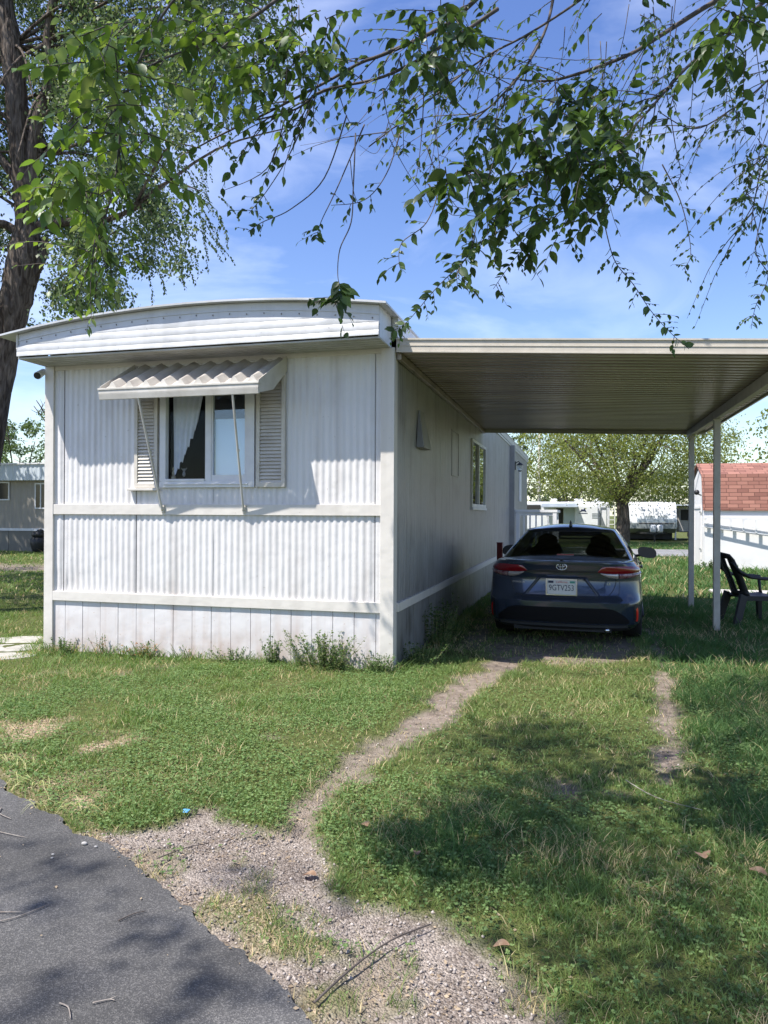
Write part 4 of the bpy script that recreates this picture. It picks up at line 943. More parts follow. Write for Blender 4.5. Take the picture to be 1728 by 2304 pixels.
# ------------------------------------------------------------------ shed with gambrel roof and the ladder on it
sh = thing('garden_shed', 'white shed with red shingled barn roof standing on the lawn at the right', 'shed', (7.4, 16.6, 0))
SO = (7.4, 16.6, 0); X0, X1, Y0, Y1 = 5.38, 9.6, 16.6, 19.2; EZ, BZ, RZ = 1.80, 2.78, 3.16
prof = [(Y0, 0), (Y0, EZ), (Y0+.28, BZ), ((Y0+Y1)/2, RZ), (Y1-.28, BZ), (Y1, EZ), (Y1, 0)]
pb(MB().prism([(a, max(b, -.05)) for a, b in prof], 0, X0, X1), 'wall', M['shed'], sh, SO)
rp_ = [(Y0-.06, EZ-.05), (Y0+.23, BZ+.02), ((Y0+Y1)/2, RZ+.04), (Y1-.23, BZ+.02), (Y1+.06, EZ-.05)]
rm_ = MB()
for (a, b) in zip(rp_[:-1], rp_[1:]): rm_.prism([a, b, (b[0], b[1]+.045), (a[0]-.0, a[1]+.045)], 0, X0-.06, X1+.06)
pb(rm_, 'roof', M['shingle'], sh, SO)
pb(MB().box(X0-.022, X0-.003, Y0+.0, Y0+.10, 0, 1.74).box(X0-.022, X0-.003, Y0+.55, Y0+.63, 0, 1.9).box(X0-.022, X0-.003, Y1-.63, Y1-.55, 0, 1.9).box(X0-.024, X0-.003, Y0+.63, Y1-.63, 1.82, 1.90), 'gable_trim', M['shed'], sh, SO)
pb(MB().box(X0-.05, X0-.022, Y0+.52, Y0+.70, 1.68, 1.73).box(X0-.05, X0-.022, Y0+.52, Y0+.70, .55, .60), 'door_hinge', M['rvgrey'], sh, SO)
lp = pb(MB().tube([(X0-.02, Y0+.5, 2.22), (X0-.18, Y0+.2, 2.26)], .02, 6).ell((X0-.20, Y0+.14, 2.30), (.08, .08, .08)), 'spot_lamp', M['black'], sh, SO)
pb(MB().tube([(X0-.04, Y0+.9, 3.1), (X0-.10, Y0+1.9, 2.6), (X0-.08, Y0+2.1, 1.7)], .02, 6), 'cable', M['black'], sh, SO)
ld = thing('ladder', 'white flared ladder hung sideways along the sunny shed wall', 'ladder', (7.2, 16.4, 1.3))
LO = (7.2, 16.4, 1.3)
def lpt(t_, s_): w_ = .13+.16*t_; return (5.30+3.6*t_, Y0-.10-.16*t_, 1.42-.30*t_+s_*w_)
for s_ in (-1, 1): pb(MB().bar(lpt(0, s_), lpt(1, s_), .035, .05), 'rail', M['ladder'], ld, LO)
for k in range(11):
    t_ = .03+k*.094; pb(MB().bar(lpt(t_, -1), lpt(t_, 1), .06, .045, (1, 0, 0)), 'rung', M['ladder'], ld, LO)
pb(MB().bar((5.32, Y0-.16, 1.40), (8.9, Y0-.34, 1.02), .02, .02), 'brace_pole', M['ladder'], ld, LO)

# ------------------------------------------------------------------ the neighbouring home at the left
nb = thing('neighbouring_home', 'low taupe mobile home with pale blue fascia seen past the left corner post', 'mobile home', (-22, 18.2, 0)); NO = (-22, 18.2, 0)
NX0, NX1, NY = -33, -15, 18.2
nwm = MB(); A = np.arange(NX0, NX1, .05); nwm.grid([[(x, NY-.012*((i//2) % 2), z) for i, x in enumerate(A)] for z in (.85, 2.93)])
pb(nwm, 'wall', M['neigh'], nb, NO); pb(MB().box(NX0, NX1, NY+.02, NY+4, -.1, 2.93), 'core_wall', M['neigh'], nb, NO)
sk2 = MB()
for k in range(15): sk2.box(NX0+k*1.2+.01, NX0+(k+1)*1.2-.01, NY-.01, NY+.019, -.1, .84)
pb(sk2, 'skirting', mat('grey_green_skirting', (.20, .19, .165), (.16, .15, .13), 2, .8), nb, NO)
pb(MB().box(NX0, NX1, NY-.05, NY-.013, .85, .95), 'trim_band', M['vinyl'], nb, NO)
fa = MB(); fa.grid([[(x, NY-.30-.012*((i//2) % 2), z) for i, x in enumerate(A)] for z in (2.92, 3.55)]); fa.box(NX0, NX1, NY-.29, NY+4, 2.90, 2.92)
pb(fa, 'fascia', M['neighroof'], nb, NO); pb(MB().box(NX0, NX1, NY-.36, NY+4.2, 3.55, 3.61), 'roof', M['vinyl'], nb, NO)
for (a, b, z0, z1) in ((-22.5, -20.95, 2.10, 2.86), (-19.71, -18.75, 1.75, 2.80)):
    w_ = pb(MB().box(a, b, NY-.05, NY-.02, z0, z0+.05).box(a, b, NY-.05, NY-.02, z1-.05, z1).box(a, a+.05, NY-.05, NY-.02, z0+.05, z1-.05).box(b-.05, b, NY-.05, NY-.02, z0+.05, z1-.05).box(b-.70, b-.65, NY-.05, NY-.02, z0+.05, z1-.05), 'window', M['vinyl'], nb, NO)
    o = MB().box(a+.04, b-.04, NY-.035, NY-.03, z0+.04, z1-.04).build('pane', mat('dark_pane', (.02, .02, .022), rough=.15)); o.parent = w_
pot = thing('dark_urn', 'dark round urn standing against the neighbouring home skirting', 'urn', (-19.15, 17.7, 0))
MB().tube([(0, 0, 0), (0, 0, .1), (0, 0, .35), (0, 0, .55), (0, 0, .62)], [.18, .22, .30, .28, .2], 16).build('pot', M['black'], pot, smooth=True)
MB().ell((0, 0, .72), (.26, .26, .16)).ell((.1, 0, .85), (.14, .12, .1)).build('lid', M['black'], pot, smooth=True)

# ------------------------------------------------------------------ trailers far behind
def trailer(name, label, x0, x1, y0, y1, z0, z1, m, loc):
    o = thing(name, label, 'trailer', loc); return o
def bevbox(mb, name, m, parent, off, bev): return pb(mb, name, m, parent, off, bevel=bev)
TY = 44
def X_at(u, v, Y):   # where the sight line through u, v meets the plane y = Y
    d = F+RR*((u-864)/F_PX)-UU*((v-1152)/F_PX); t_ = (Y-CAM.y)/d.y; return CAM.x+d.x*t_, CAM.z+d.z*t_
def span(u0, u1, v0, v1, Y):
    a = X_at(u0, v1, Y); b = X_at(u1, v0, Y); return a[0], b[0], a[1], b[1]
x0, x1, z0, z1 = span(1168, 1372, 1129, 1200, TY)
t1_ = thing('travel_trailer', 'long white travel trailer with a dark awning and slide-out box behind the car', 'trailer', (x0+3, TY, 0)); TO = (x0+3, TY, 0)
bevbox(MB().box(x0-4, x1, TY, TY+2.4, .55, z1), 'body', M['rvwhite'], t1_, TO, .12)
a = span(1184, 1216, 1136, 1146, TY-.03); pb(MB().box(a[0], a[1], TY-.05, TY-.01, a[2], a[3]), 'window', M['gap'], t1_, TO)
a = span(1218, 1300, 1133, 1140, TY-1); pb(MB().hexa([(a[0], TY-1.6, a[2]-.05), (a[1], TY-1.6, a[2]-.05), (a[1], TY-.01, a[3]), (a[0], TY-.01, a[3]), (a[0], TY-1.6, a[2]-.01), (a[1], TY-1.6, a[2]-.01), (a[1], TY-.01, a[3]+.04), (a[0], TY-.01, a[3]+.04)]), 'awning', M['rvgrey'], t1_, TO)
a = span(1251, 1267, 1144, 1185, TY-.03); pb(MB().box(a[0], a[1], TY-.05, TY-.01, a[2], a[3]), 'door', M['gap'], t1_, TO)
a = span(1268, 1293, 1142, 1185, TY-.03); pb(MB().box(a[0], a[1], TY-.05, TY-.01, a[2], a[3]), 'blue_panel', M['rvblue'], t1_, TO)
a = span(1293, 1346, 1137, 1186, TY-.9); so_ = bevbox(MB().box(a[0], a[1], TY-.9, TY-.01, a[2], a[3]), 'slide_out', M['rvwhite'], t1_, TO, .05)
b = span(1332, 1345, 1153, 1166, TY-.93); st_ = MB()
for k in range(4): st_.box(b[0], b[1], TY-.915, TY-.905, b[2]+k*(b[3]-b[2])/4, b[2]+(k+.4)*(b[3]-b[2])/4)
o = st_.build('vent', M['rvgrey']); o.parent = so_
b = span(1304, 1320, 1144, 1152, TY-.93); mk = MB().add([(b[0], TY-.91, b[2]), ((b[0]*2+b[1])/3, TY-.91, b[3]-.02), ((b[0]+b[1])/2, TY-.91, (b[2]+b[3])/2+.02), ((b[0]+2*b[1])/3, TY-.91, b[3]+.05), (b[1], TY-.91, b[2]), ((b[0]+b[1])/2, TY-.91, b[2]+.06)], [(0, 1, 2, 5), (5, 2, 3, 4)]).box(b[0]-.05, b[1]+.05, TY-.912, TY-.906, b[2]-.1, b[2]-.06)
o = mk.build('mountain_logo', M['navy']); o.parent = so_
b = span(1305, 1319, 1158, 1162, TY-.93); o = text_mesh('logo_text', 'Four Seas', .26, M['navy'], None, ((b[0]+b[1])/2, TY-.912, b[2]), (R(90), 0, 0), .001) if False else None
a = span(1350, 1366, 1141, 1186, TY-.03); pb(MB().box(a[0], a[0]+.06, TY-.06, TY-.01, a[2], a[3]).box(a[1]-.06, a[1], TY-.06, TY-.01, a[2], a[3]).box(a[0]+.06, a[1]-.06, TY-.06, TY-.01, a[3]-.06, a[3]), 'door_frame', M['rvgrey'], t1_, TO)
a = span(1367, 1376, 1145, 1190, TY-.3); lq = MB()
for k in range(6): lq.bar((a[0], TY-.25, a[2]+k*.3), (a[1]+.2, TY-.25, a[2]+k*.3), .04)
for x in (a[0], a[1]+.2): lq.bar((x, TY-.25, a[2]), (x, TY-.25, a[2]+1.6), .04)
pb(lq, 'rear_ladder', M['vinyl'], t1_, TO)
for u0, u1 in ((1292, 1312), (1336, 1352), (1240, 1254)): a = span(u0, u1, 1122, 1129, TY+1); pb(MB().box(a[0], a[1], TY+.6, TY+1.4, z1, z1+.22), 'roof_vent', M['rvwhite'], t1_, TO, bevel=.05)
pb(MB().box(x0-3.5, x1-.5, TY+.1, TY+2.3, .2, .55), 'chassis', M['gap'], t1_, TO)
for x in (x0+1.6, x0+2.5): pb(MB().disc((x, TY+.1, .35), .35, 1, .25), 'wheel', M['rubber'], t1_, TO)
TY2 = 42
x0, x1, z0, z1 = span(1406, 1524, 1129, 1197, TY2)
t2_ = thing('travel_trailer', 'white trailer end with dark stripe and two gas bottles behind the yard tree', 'trailer', ((x0+x1)/2, TY2, 0)); TO2 = ((x0+x1)/2, TY2, 0)
pr = [(TY2+.7, .5), (TY2, .85), (TY2, 1.2), (TY2+.25, z1-.35), (TY2+.6, z1), (TY2+6, z1), (TY2+6, .5)]
bevbox(MB().prism(pr, 0, x0, x1), 'body', M['rvwhite'], t2_, TO2, .08)
pb(MB().hexa([(x0+.15, TY2-.02, .78), (x1-.05, TY2-.02, .78), (x1-.05, TY2+.6, .5), (x0+.15, TY2+.6, .5), (x0+.15, TY2-.03, 1.12), (x1-.05, TY2-.03, 1.12), (x1-.05, TY2+.1, 1.12), (x0+.15, TY2+.1, 1.12)]), 'nose_guard', M['rvgrey'], t2_, TO2)
a = span(1437, 1517, 1177, 1179, TY2); pb(MB().box(a[0], a[1], TY2-.03, TY2+.02, a[2], a[3]), 'stripe', M['gap'], t2_, TO2)
for k in range(5): pb(MB().box(a[0]-.1, a[1]+.1, TY2-.02, TY2+.02, 1.20+k*.06, 1.225+k*.06), 'moulding', M['rvblue'], t2_, TO2)
a = span(1450, 1502, 1160, 1166, TY2); lt = MB(); xx = a[0]
for k in range(9):
    w_ = (a[1]-a[0])/9; sk_ = .08; lt.add([(xx, TY2+.05, a[2]), (xx+w_*.7, TY2+.05, a[2]), (xx+w_*.7+sk_, TY2+.065, a[3]), (xx+sk_, TY2+.065, a[3])], [(0, 1, 2, 3)]) if k != 4 else None; xx += w_
pb(lt, 'lettering_band', M['rvgrey'], t2_, TO2)
for u in (1470, 1485): a = span(u-6, u+6, 1192, 1206, TY2-.8); pb(MB().tube([((a[0]+a[1])/2, TY2-.7, .55), ((a[0]+a[1])/2, TY2-.7, .62), ((a[0]+a[1])/2, TY2-.7, .95), ((a[0]+a[1])/2, TY2-.7, 1.02)], [.14, .19, .19, .1], 14), 'gas_bottle', M['rvwhite'], t2_, TO2, smooth=True)
xm = (x0+x1)/2; pb(MB().bar((xm-.8, TY2+.6, .5), (xm+.1, TY2-1.5, .5), .1).bar((xm+1.0, TY2+.6, .5), (xm+.1, TY2-1.5, .5), .1).bar((xm+.1, TY2-1.4, .55), (xm+.1, TY2-1.4, .0), .08), 'tow_bar', M['gap'], t2_, TO2)
pb(MB().box(x0+.2, x1-.2, TY2+.8, TY2+5.8, .1, .5), 'chassis', M['gap'], t2_, TO2)
for x in (x0+.1, x1-.1): pb(MB().disc((x, TY2+3.4, .35), .35, 0, .25), 'wheel', M['rubber'], t2_, TO2)
x0, x1, z0, z1 = span(1526, 1560, 1138, 1205, 45)
t3_ = thing('motorhome', 'grey motorhome partly hidden between the trailers and the shed', 'motorhome', (x0+1, 45, 0)); TO3 = (x0+1, 45, 0)
bevbox(MB().box(x0, x1+3, 45, 48, .5, z1), 'body', mat('motorhome_grey', (.36, .35, .34), (.30, .29, .29), 2, .5), t3_, TO3, .08)
pb(MB().box(x0+.15, x0+.7, 44.96, 44.995, 1.3, 2.0), 'window', M['gap'], t3_, TO3); pb(MB().box(x0-.3, x1+3, 44.2, 48, z1, z1+.08), 'roof_canopy', M['neighroof'], t3_, TO3)
pb(MB().bar((x0-.25, 44.3, 0), (x0-.25, 44.3, z1), .1), 'canopy_post', M['vinyl'], t3_, TO3); pb(MB().disc((x0+.9, 44.95, .35), .35, 1, .2), 'wheel', M['rubber'], t3_, TO3)

up_ = thing('utility_pole', 'thin grey utility pole rising behind the long white trailer', 'utility pole', (X_at(1213, 1100, 62)[0], 62, 0))
MB().tube([(0, 0, -.2), (0, 0, 5), (.05, 0, 12.5)], [.17, .15, .11], 10).build('pole', M['post'], up_, smooth=True); MB().box(-1.1, 1.1, -.06, .06, 11.6, 11.74).build('crossarm', M['post'], up_)
# ------------------------------------------------------------------ trees
def visible(p):
    q = p-CAM; z = q.dot(F)
    if z < .3: return False
    return abs(q.dot(RR)/z) < .62 and -.75 < q.dot(UU)/z < .745
def rv(a=1.0): return Vector((random.uniform(-a, a), random.uniform(-a, a), random.uniform(-a, a)))
def smooth_path(pts, k=5):
    P_ = [Vector(p) for p in pts]; out_ = []
    for i in range(len(P_)-1):
        p0 = P_[max(i-1, 0)]; p1 = P_[i]; p2 = P_[i+1]; p3 = P_[min(i+2, len(P_)-1)]
        for j in range(k):
            t_ = j/k; out_.append(.5*((2*p1)+(p2-p0)*t_+(2*p0-5*p1+4*p2-p3)*t_*t_+(3*p1-p0-3*p2+p3)*t_**3))
    out_.append(P_[-1]); return out_
def limb(mb, pts, r0, r1, n=8, k=5, wob=.05, p=.8):
    sp = smooth_path(pts, k); m_ = len(sp); mb.tube(sp, [r0+(r1-r0)*(i/(m_-1))**p for i in range(m_)], n, True, wob); return sp

# --- big rough-barked tree at the left
TD = 11.8
lt_ = thing('large_tree', 'large rough-barked tree with fine drooping foliage standing left of the mobile home', 'tree', tuple(at(-80, 1390, TD)*Vector((1, 1, 0))) if False else (at(-80, 1380, TD).x, at(-80, 1380, TD).y, 0))
LTO = Vector(lt_.location)
tk = MB(); base = at(-80, 1380, TD); base.z = -.2
def A(u, v, d=TD): return at(u, v, d)
sp = smooth_path([base, A(-45, 1120), A(-15, 920), A(8, 800), A(30, 700), A(46, 625), A(58, 560), A(60, 500), A(52, 400), A(41, 300), A(36, 200), A(24, 100), A(5, -50), A(20, -400)], 6)
rad = np.interp(np.linspace(0, 13, len(sp)), range(14), [.31, .23, .215, .215, .235, .25, .24, .165, .155, .16, .165, .17, .13, .06])
tk.tube(sp, list(rad), 22, True, .07)
limb(tk, [A(60, 440), A(74, 340), A(88, 255), A(112, 190), A(118, 140), A(106, 95), A(125, -20), A(190, -200)], .12, .05, 14)
limb(tk, [A(66, 640), A(84, 600), A(97, 565), A(102, 535)], .10, .06, 10, wob=.15)
limb(tk, [A(70, 510), A(150, 500), A(230, 497), A(300, 470), A(360, 430)], .09, .02, 8)
limb(tk, [A(60, 540), A(10, 505), A(-40, 508), A(-140, 470)], .08, .05, 8)
limb(tk, [A(45, 420), A(5, 360), A(-50, 300), A(-150, 180)], .09, .04, 8)
limb(tk, [A(100, 330), A(60, 250, 12.5), A(-20, 160, 13), A(-150, 80, 13.5)], .07, .03, 8)
for _ in range(60):
    u0, v0 = random.choice([(60, 480), (100, 350), (110, 200), (45, 300), (30, 100), (140, 0), (300, 470), (100, 100), (0, -100)])
    u1, v1 = u0+random.uniform(40, 420), v0+random.uniform(-250, 220); d1 = random.uniform(10.8, 14.5)
    if random.random() < .3: u1 = u0-random.uniform(60, 300)
    limb(tk, [A(u0, v0), at((u0+u1)/2, (v0+v1)/2-40, (TD+d1)/2), at(u1, v1, d1)], .035, .008, 5, 4)
o = pb(tk, 'trunk', M['bark'], lt_, LTO, smooth=True)
def umax(v): return np.interp(v, [-400, 0, 120, 220, 300, 360, 420, 480, 540, 600, 640, 700, 760], [700, 640, 600, 560, 470, 440, 430, 450, 500, 460, 300, 285, 250])
def clump(lv, c, rad, n, lsize, cols, droop=.6, flat=.8):
    q = rng.normal(size=(n, 3)); q /= np.linalg.norm(q, axis=1)[:, None]; q *= (rng.random((n, 1))**.5)*rad; q[:, 2] *= flat
    P_ = np.array(c)[None]+q; D_ = rng.normal(size=(n, 3)); D_[:, 2] -= droop*1.6; N_ = rng.normal(size=(n, 3))*.7; N_[:, 2] += 1.0
    base_ = np.array(cols)[rng.integers(0, len(cols), n)]; C_ = base_*(.75+.5*rng.random((n, 1))); lv.addn(P_, D_, N_, lsize*(.6+.7*rng.random(n)), C_)
def spray(lv, mb, p0, d0, L_, nl, ls, cols, r=.006, grav=.5, tw=3):
    """hanging twig with alternating leaves"""
    p = Vector(p0); d = Vector(d0).normalized(); pts = [p.copy()]; seg = 7
    for k in range(seg):
        d = (d+Vector((0, 0, -grav/seg))+rv(.10)).normalized(); p = p+d*L_/seg; pts.append(p.copy())
    if mb is not None: mb.tube(pts, [r*(1-.75*k/seg) for k in range(seg+1)], tw, False)
    for k in range(nl):
        t_ = (k+.6+random.uniform(-.3, .3))/nl*.92+.08; f = min(t_, .999)*seg; i = int(f); q = pts[i].lerp(pts[i+1], f-i); dd = (pts[i+1]-pts[i]).normalized()
        side = dd.cross(Vector((0, 0, 1))+rv(.3)); side = side.normalized()*(1 if k % 2 else -1)
        ld_ = dd*.55+side*.75+Vector((0, 0, -.45))+rv(.3); nn_ = Vector((0, 0, 1))+rv(.55); c_ = np.array(random.choice(cols))*random.uniform(.7, 1.3)
        lv.add(q, ld_, nn_, ls*random.uniform(.55, 1.25)*(.8 if t_ > .85 else 1), c_)
    return pts
FC = [(.065, .105, .04), (.11, .155, .06), (.045, .075, .034), (.15, .19, .09)]
lv = Leaves(); cnt = 0
while cnt < 1350:
    u, v = random.uniform(-420, 660), random.uniform(-480, 760); d = random.uniform(10.6, 16.5)
    if u > umax(v)-22-random.random()**2*60: continue
    if v > 600 and u > 300: continue
    if v > 560 and u < 120 and random.random() < .6: continue
    if fbm(np.array([u]), np.array([v+d*20]), .011, 55)[0] < .36: continue
    if d < 12.4 and abs(u-np.interp(v, [-200, 100, 200, 300, 400, 500, 625, 700, 800], [5, 24, 36, 41, 52, 60, 46, 30, 8])) < 75: continue
    c = at(u, v, d)
    if c.z < 3.9: continue
    clump(lv, c, random.uniform(.24, .52), random.randint(110, 180), .068, FC, .7, .75); cnt += 1
for _ in range(150):     # drooping sprays hanging from the crown edge
    v = random.uniform(-100, 700); u = umax(v)-random.uniform(-30, 120); d = random.uniform(11, 15); c = at(u, v-random.uniform(20, 60), d)
    if c.z < 4.1: continue
    spray(lv, None, c, (random.uniform(-.2, .8), random.uniform(-.4, .4), -.3), random.uniform(.5, 1.0), 26, .07, FC, grav=1.2)
k = 0  # unseen crown clumps added out of frame to shade the left lawn
while k < 150:
    a_, b_, z = random.uniform(-17, -8.5), random.uniform(-1.5, 9), random.uniform(5.0, 8.5)
    if visible(Vector((a_, b_, z))) or fbm(np.array([a_]), np.array([b_]), .6, 58)[0] < .44: continue
    clump(lv, (a_, b_, z), random.uniform(.5, 1.0), 60, .15, FC, .5, .6); k += 1
o = lv.build('crown', M['foliage'], lt_, True); o.matrix_parent_inverse = Matrix.Translation(-LTO)

# --- the tree the picture is taken under: trunk behind the camera, limbs and hanging twigs in view
nt_ = thing('overhanging_tree', 'broad-leaved tree whose leafy twigs hang down across the top of the picture', 'tree', (5.6, -10.2, 0)); NTO = Vector(nt_.location)
br_ = MB(); nl = Leaves()
limb(br_, [(5.6, -10.2, -.2), (5.5, -10.1, 1.5), (5.2, -9.8, 3.0), (4.9, -9.3, 4.4)], .38, .24, 16, 6, .06)
NC = [(.050, .090, .026), (.062, .110, .030), (.040, .072, .022), (.080, .130, .036)]
BC = [(.15, .24, .045), (.09, .155, .035), (.12, .20, .04), (.065, .115, .03), (.20, .29, .07), (.23, .30, .10)]  # brighter leaf colours, with backlit glow put into the upper-left foliage
hub = Vector((4.9, -9.3, 4.4))
L = []
def NB(pts, r0, r1, n=6, k=5):
    s_ = limb(br_, [at(*p) for p in pts], r0*.72, r1*.8, n, k, .04); L.append(s_); return s_
l1 = NB([(1900, -160, 4.6), (1614, 0, 4.6), (1489, 78, 4.5), (1411, 125, 4.4), (1291, 169, 4.3), (1228, 182, 4.3), (1171, 180, 4.2)], .026, .006)
l2 = NB([(1860, -110, 3.9), (1718, 5, 3.9), (1645, 73, 3.8), (1557, 141, 3.7), (1499, 203, 3.6), (1440, 270, 3.5), (1380, 330, 3.4)], .018, .005)
l3 = NB([(1260, -120, 4.4), (1244, 0, 4.3), (1223, 78, 4.2), (1176, 161, 4.1), (1135, 208, 4.0), (1088, 250, 3.9), (1020, 271, 3.9)], .016, .004)
l4 = NB([(1160, -90, 4.0), (1036, 31, 4.0), (968, 75, 3.9), (864, 122, 3.8), (812, 141, 3.8), (729, 187, 3.7), (599, 255, 3.6), (500, 302, 3.6), (420, 345, 3.5)], .020, .004)
l5 = NB([(1120, 20, 3.7), (994, 104, 3.6), (864, 172, 3.5), (729, 203, 3.5), (667, 245, 3.4), (573, 271, 3.4)], .014, .004)
l6 = NB([(700, -70, 3.5), (609, 10, 3.4), (521, 68, 3.3), (458, 99, 3.3), (354, 140, 3.2), (290, 200, 3.2)], .014, .004)
l7 = NB([(1420, -120, 4.3), (1330, -20, 4.2), (1200, 70, 4.1), (1090, 130, 4.0), (960, 230, 3.9), (830, 330, 3.8)], .012, .004)
l8 = NB([(520, -100, 3.2), (400, -10, 3.1), (330, 100, 3.1), (280, 230, 3.0), (262, 380, 3.0), (240, 480, 2.9), (205, 590, 2.9)], .009, .003)
l9 = NB([(1830, 60, 4.4), (1728, 180, 4.3), (1640, 250, 4.2), (1560, 290, 4.1), (1480, 250, 4.0)], .010, .003)
l10 = NB([(1900, 250, 4.3), (1740, 330, 4.2), (1700, 440, 4.1), (1690, 520, 4.0)], .008, .003)
for s_ in (l1, l2, l3, l4, l6, l7, l8, l9):
    p = s_[0]; mid = (hub+p)/2+Vector((0, 0, .9)); limb(br_, [hub, mid, p], .10, .022, 7, 6, .04)
# secondary twigs leaving the limbs
def side_twigs(s_, n, L0, L1, nlv, ls, cols, i0=.1, i1=1.0, grav=.42, bias=None):
    bias = bias or (-RR*.35-UU*.25)
    for _ in range(n):
        i = int((i0+(i1-i0)*random.random())*(len(s_)-2)); p = s_[i]; d = (s_[i+1]-s_[i]).normalized()*.8+rv(.8)+Vector(bias)
        spray(nl, br_, p, d, random.uniform(L0, L1), nlv, ls, cols, .0035, grav)
side_twigs(l1, 26, .3, .8, 8, .040, NC); side_twigs(l2, 22, .25, .6, 9, .046, NC); side_twigs(l3, 20, .25, .65, 8, .040, NC)
side_twigs(l4, 24, .2, .55, 8, .050, NC); side_twigs(l5, 14, .2, .5, 8, .050, NC); side_twigs(l6, 16, .2, .5, 9, .050, BC)
side_twigs(l7, 20, .25, .6, 8, .042, NC); side_twigs(l8, 24, .15, .4, 9, .050, BC); side_twigs(l9, 22, .3, .7, 9, .04, NC); side_twigs(l10, 14, .3, .8, 11, .035, NC)
# leaf masses
def mass(u, v, ru, rv_, d, n, ls, cols, nlv=9, L_=.28, dd=.25):
    for _ in range(n):
        a = random.uniform(0, 2*math.pi); q = random.random()**.55; p = at(u+ru*q*math.cos(a), v+rv_*q*math.sin(a), d+random.uniform(-dd, dd))
        spray(nl, br_, p, (random.uniform(-.9, .5), random.uniform(-.6, .5), random.uniform(-.8, .3)), L_*random.uniform(.5, 1.2), nlv, ls, cols, .0028, .45)
mass(1305, 290, 130, 120, 3.0, 54, .070, NC, 9, .22); mass(1220, 380, 90, 60, 3.0, 16, .066, NC); mass(1400, 380, 60, 60, 3.0, 12, .062, NC)
mass(980, 70, 55, 60, 3.3, 20, .072, NC); mass(1040, 390, 45, 50, 3.1, 9, .075, NC); mass(1130, 300, 60, 50, 3.4, 9, .06, NC)
mass(1660, 60, 80, 70, 3.1, 18, .07, NC); mass(1450, 30, 120, 40, 3.6, 8, .045, NC); mass(680, 70, 120, 60, 3.3, 22, .068, NC); mass(600, 130, 110, 60, 3.2, 15, .062, BC)
mass(1110, 60, 80, 70, 3.9, 6, .045, NC); mass(860, 220, 90, 70, 3.6, 5, .05, NC); mass(1100, 500, 60, 40, 3.3, 8, .06, NC); mass(1240, 480, 50, 30, 3.2, 7, .07, NC)
mass(400, 60, 160, 70, 3.0, 20, .070, BC); mass(230, 110, 50, 70, 2.7, 11, .070, BC); mass(230, 230, 70, 70, 2.7, 12, .066, BC); mass(290, 330, 80, 70, 2.9, 12, .060, BC)
mass(130, 380, 40, 50, 2.7, 8, .072, BC); mass(200, 450, 80, 40, 2.7, 15, .060, BC); mass(220, 560, 60, 50, 2.9, 8, .046, BC); mass(200, 600, 40, 25, 2.9, 3, .044, BC); mass(470, 190, 100, 60, 3.2, 12, .062, BC)
mass(1690, 330, 50, 60, 4.0, 8, .04, NC); mass(1690, 460, 45, 50, 4.0, 8, .038, NC)
def hang(pts, nlv, ls, cols=NC, last=0, r=.0035, t0=.25):
    s_ = limb(br_, [at(*p) for p in pts], r, .0012, 4, 6, 0); m_ = len(s_)
    for k in range(nlv):
        i = int((t0+(1-t0)*(k+random.random())/nlv)*(m_-2)); i = min(i, m_-2); dd = (s_[i+1]-s_[i]).normalized(); p = s_[i].lerp(s_[i+1], random.random())
        side = dd.cross(F).normalized()*(1 if k % 2 else -1); a_ = ls*random.uniform(.5, 1.2)
        if random.random() < .35:
            spray(nl, br_, p, side*.9+dd*.5, a_*2.2, 4, a_*.8, cols, .0018, .3)
        else: nl.add(p, dd*.5+side*.8+Vector((0, 0, -.3))+rv(.25), -F*.6+Vector((0, 0, .5))+rv(.6), a_, np.array(random.choice(cols))*random.uniform(.8, 1.25))
    return s_
hang([(1355, 470, 3.2), (1366, 530, 3.2), (1385, 590, 3.2), (1425, 640, 3.15), (1465, 700, 3.1), (1510, 750, 3.1), (1550, 785, 3.1)], 40, .038)
hang([(1490, 370, 3.3), (1530, 450, 3.3), (1550, 530, 3.3), (1553, 580, 3.3), (1535, 608, 3.3)], 16, .035)
hang([(1290, 440, 3.3), (1220, 520, 3.3), (1160, 580, 3.3), (1110, 650, 3.3)], 32, .042)
hang([(1150, 400, 3.3), (1100, 520, 3.3), (1040, 590, 3.3), (980, 650, 3.2), (915, 725, 3.2), (880, 745, 3.2)], 46, .045)
hang([(960, 330, 3.4), (985, 420, 3.4), (960, 500, 3.3), (905, 545, 3.2), (898, 590, 3.0), (905, 612, 3.0)], 14, .055, t0=.4)
hang([(800, 300, 3.0), (795, 420, 2.9), (790, 500, 2.9), (765, 560, 2.8), (760, 620, 2.7), (768, 660, 2.7), (750, 690, 2.7)], 16, .066, t0=.72)
hang([(780, 260, 3.2), (730, 400, 3.2), (655, 470, 3.1), (590, 500, 3.1), (558, 522, 3.1)], 12, .045, t0=.65)
hang([(700, 240, 3.3), (650, 350, 3.3), (600, 430, 3.2), (560, 480, 3.2)], 10, .04, t0=.7)
hang([(820, 280, 3.2), (760, 420, 3.2), (722, 500, 3.2), (712, 540, 3.2)], 10, .045, t0=.7)
hang([(900, 300, 3.3), (870, 390, 3.3), (820, 450, 3.3), (745, 462, 3.3)], 10, .05, t0=.4)
hang([(640, 270, 3.3), (600, 380, 3.3), (500, 430, 3.4)], 5, .03)
hang([(1120, 330, 3.2), (1080, 470, 3.2), (1060, 560, 3.1), (1030, 610, 3.0), (1030, 650, 3.0)], 20, .055, t0=.45)
hang([(1400, 400, 3.0), (1360, 460, 3.0), (1310, 510, 3.0), (1275, 560, 3.0)], 14, .055)
hang([(1728, 430, 3.6), (1700, 560, 3.6), (1728, 620, 3.6), (1700, 690, 3.5), (1690, 740, 3.5)], 30, .038)
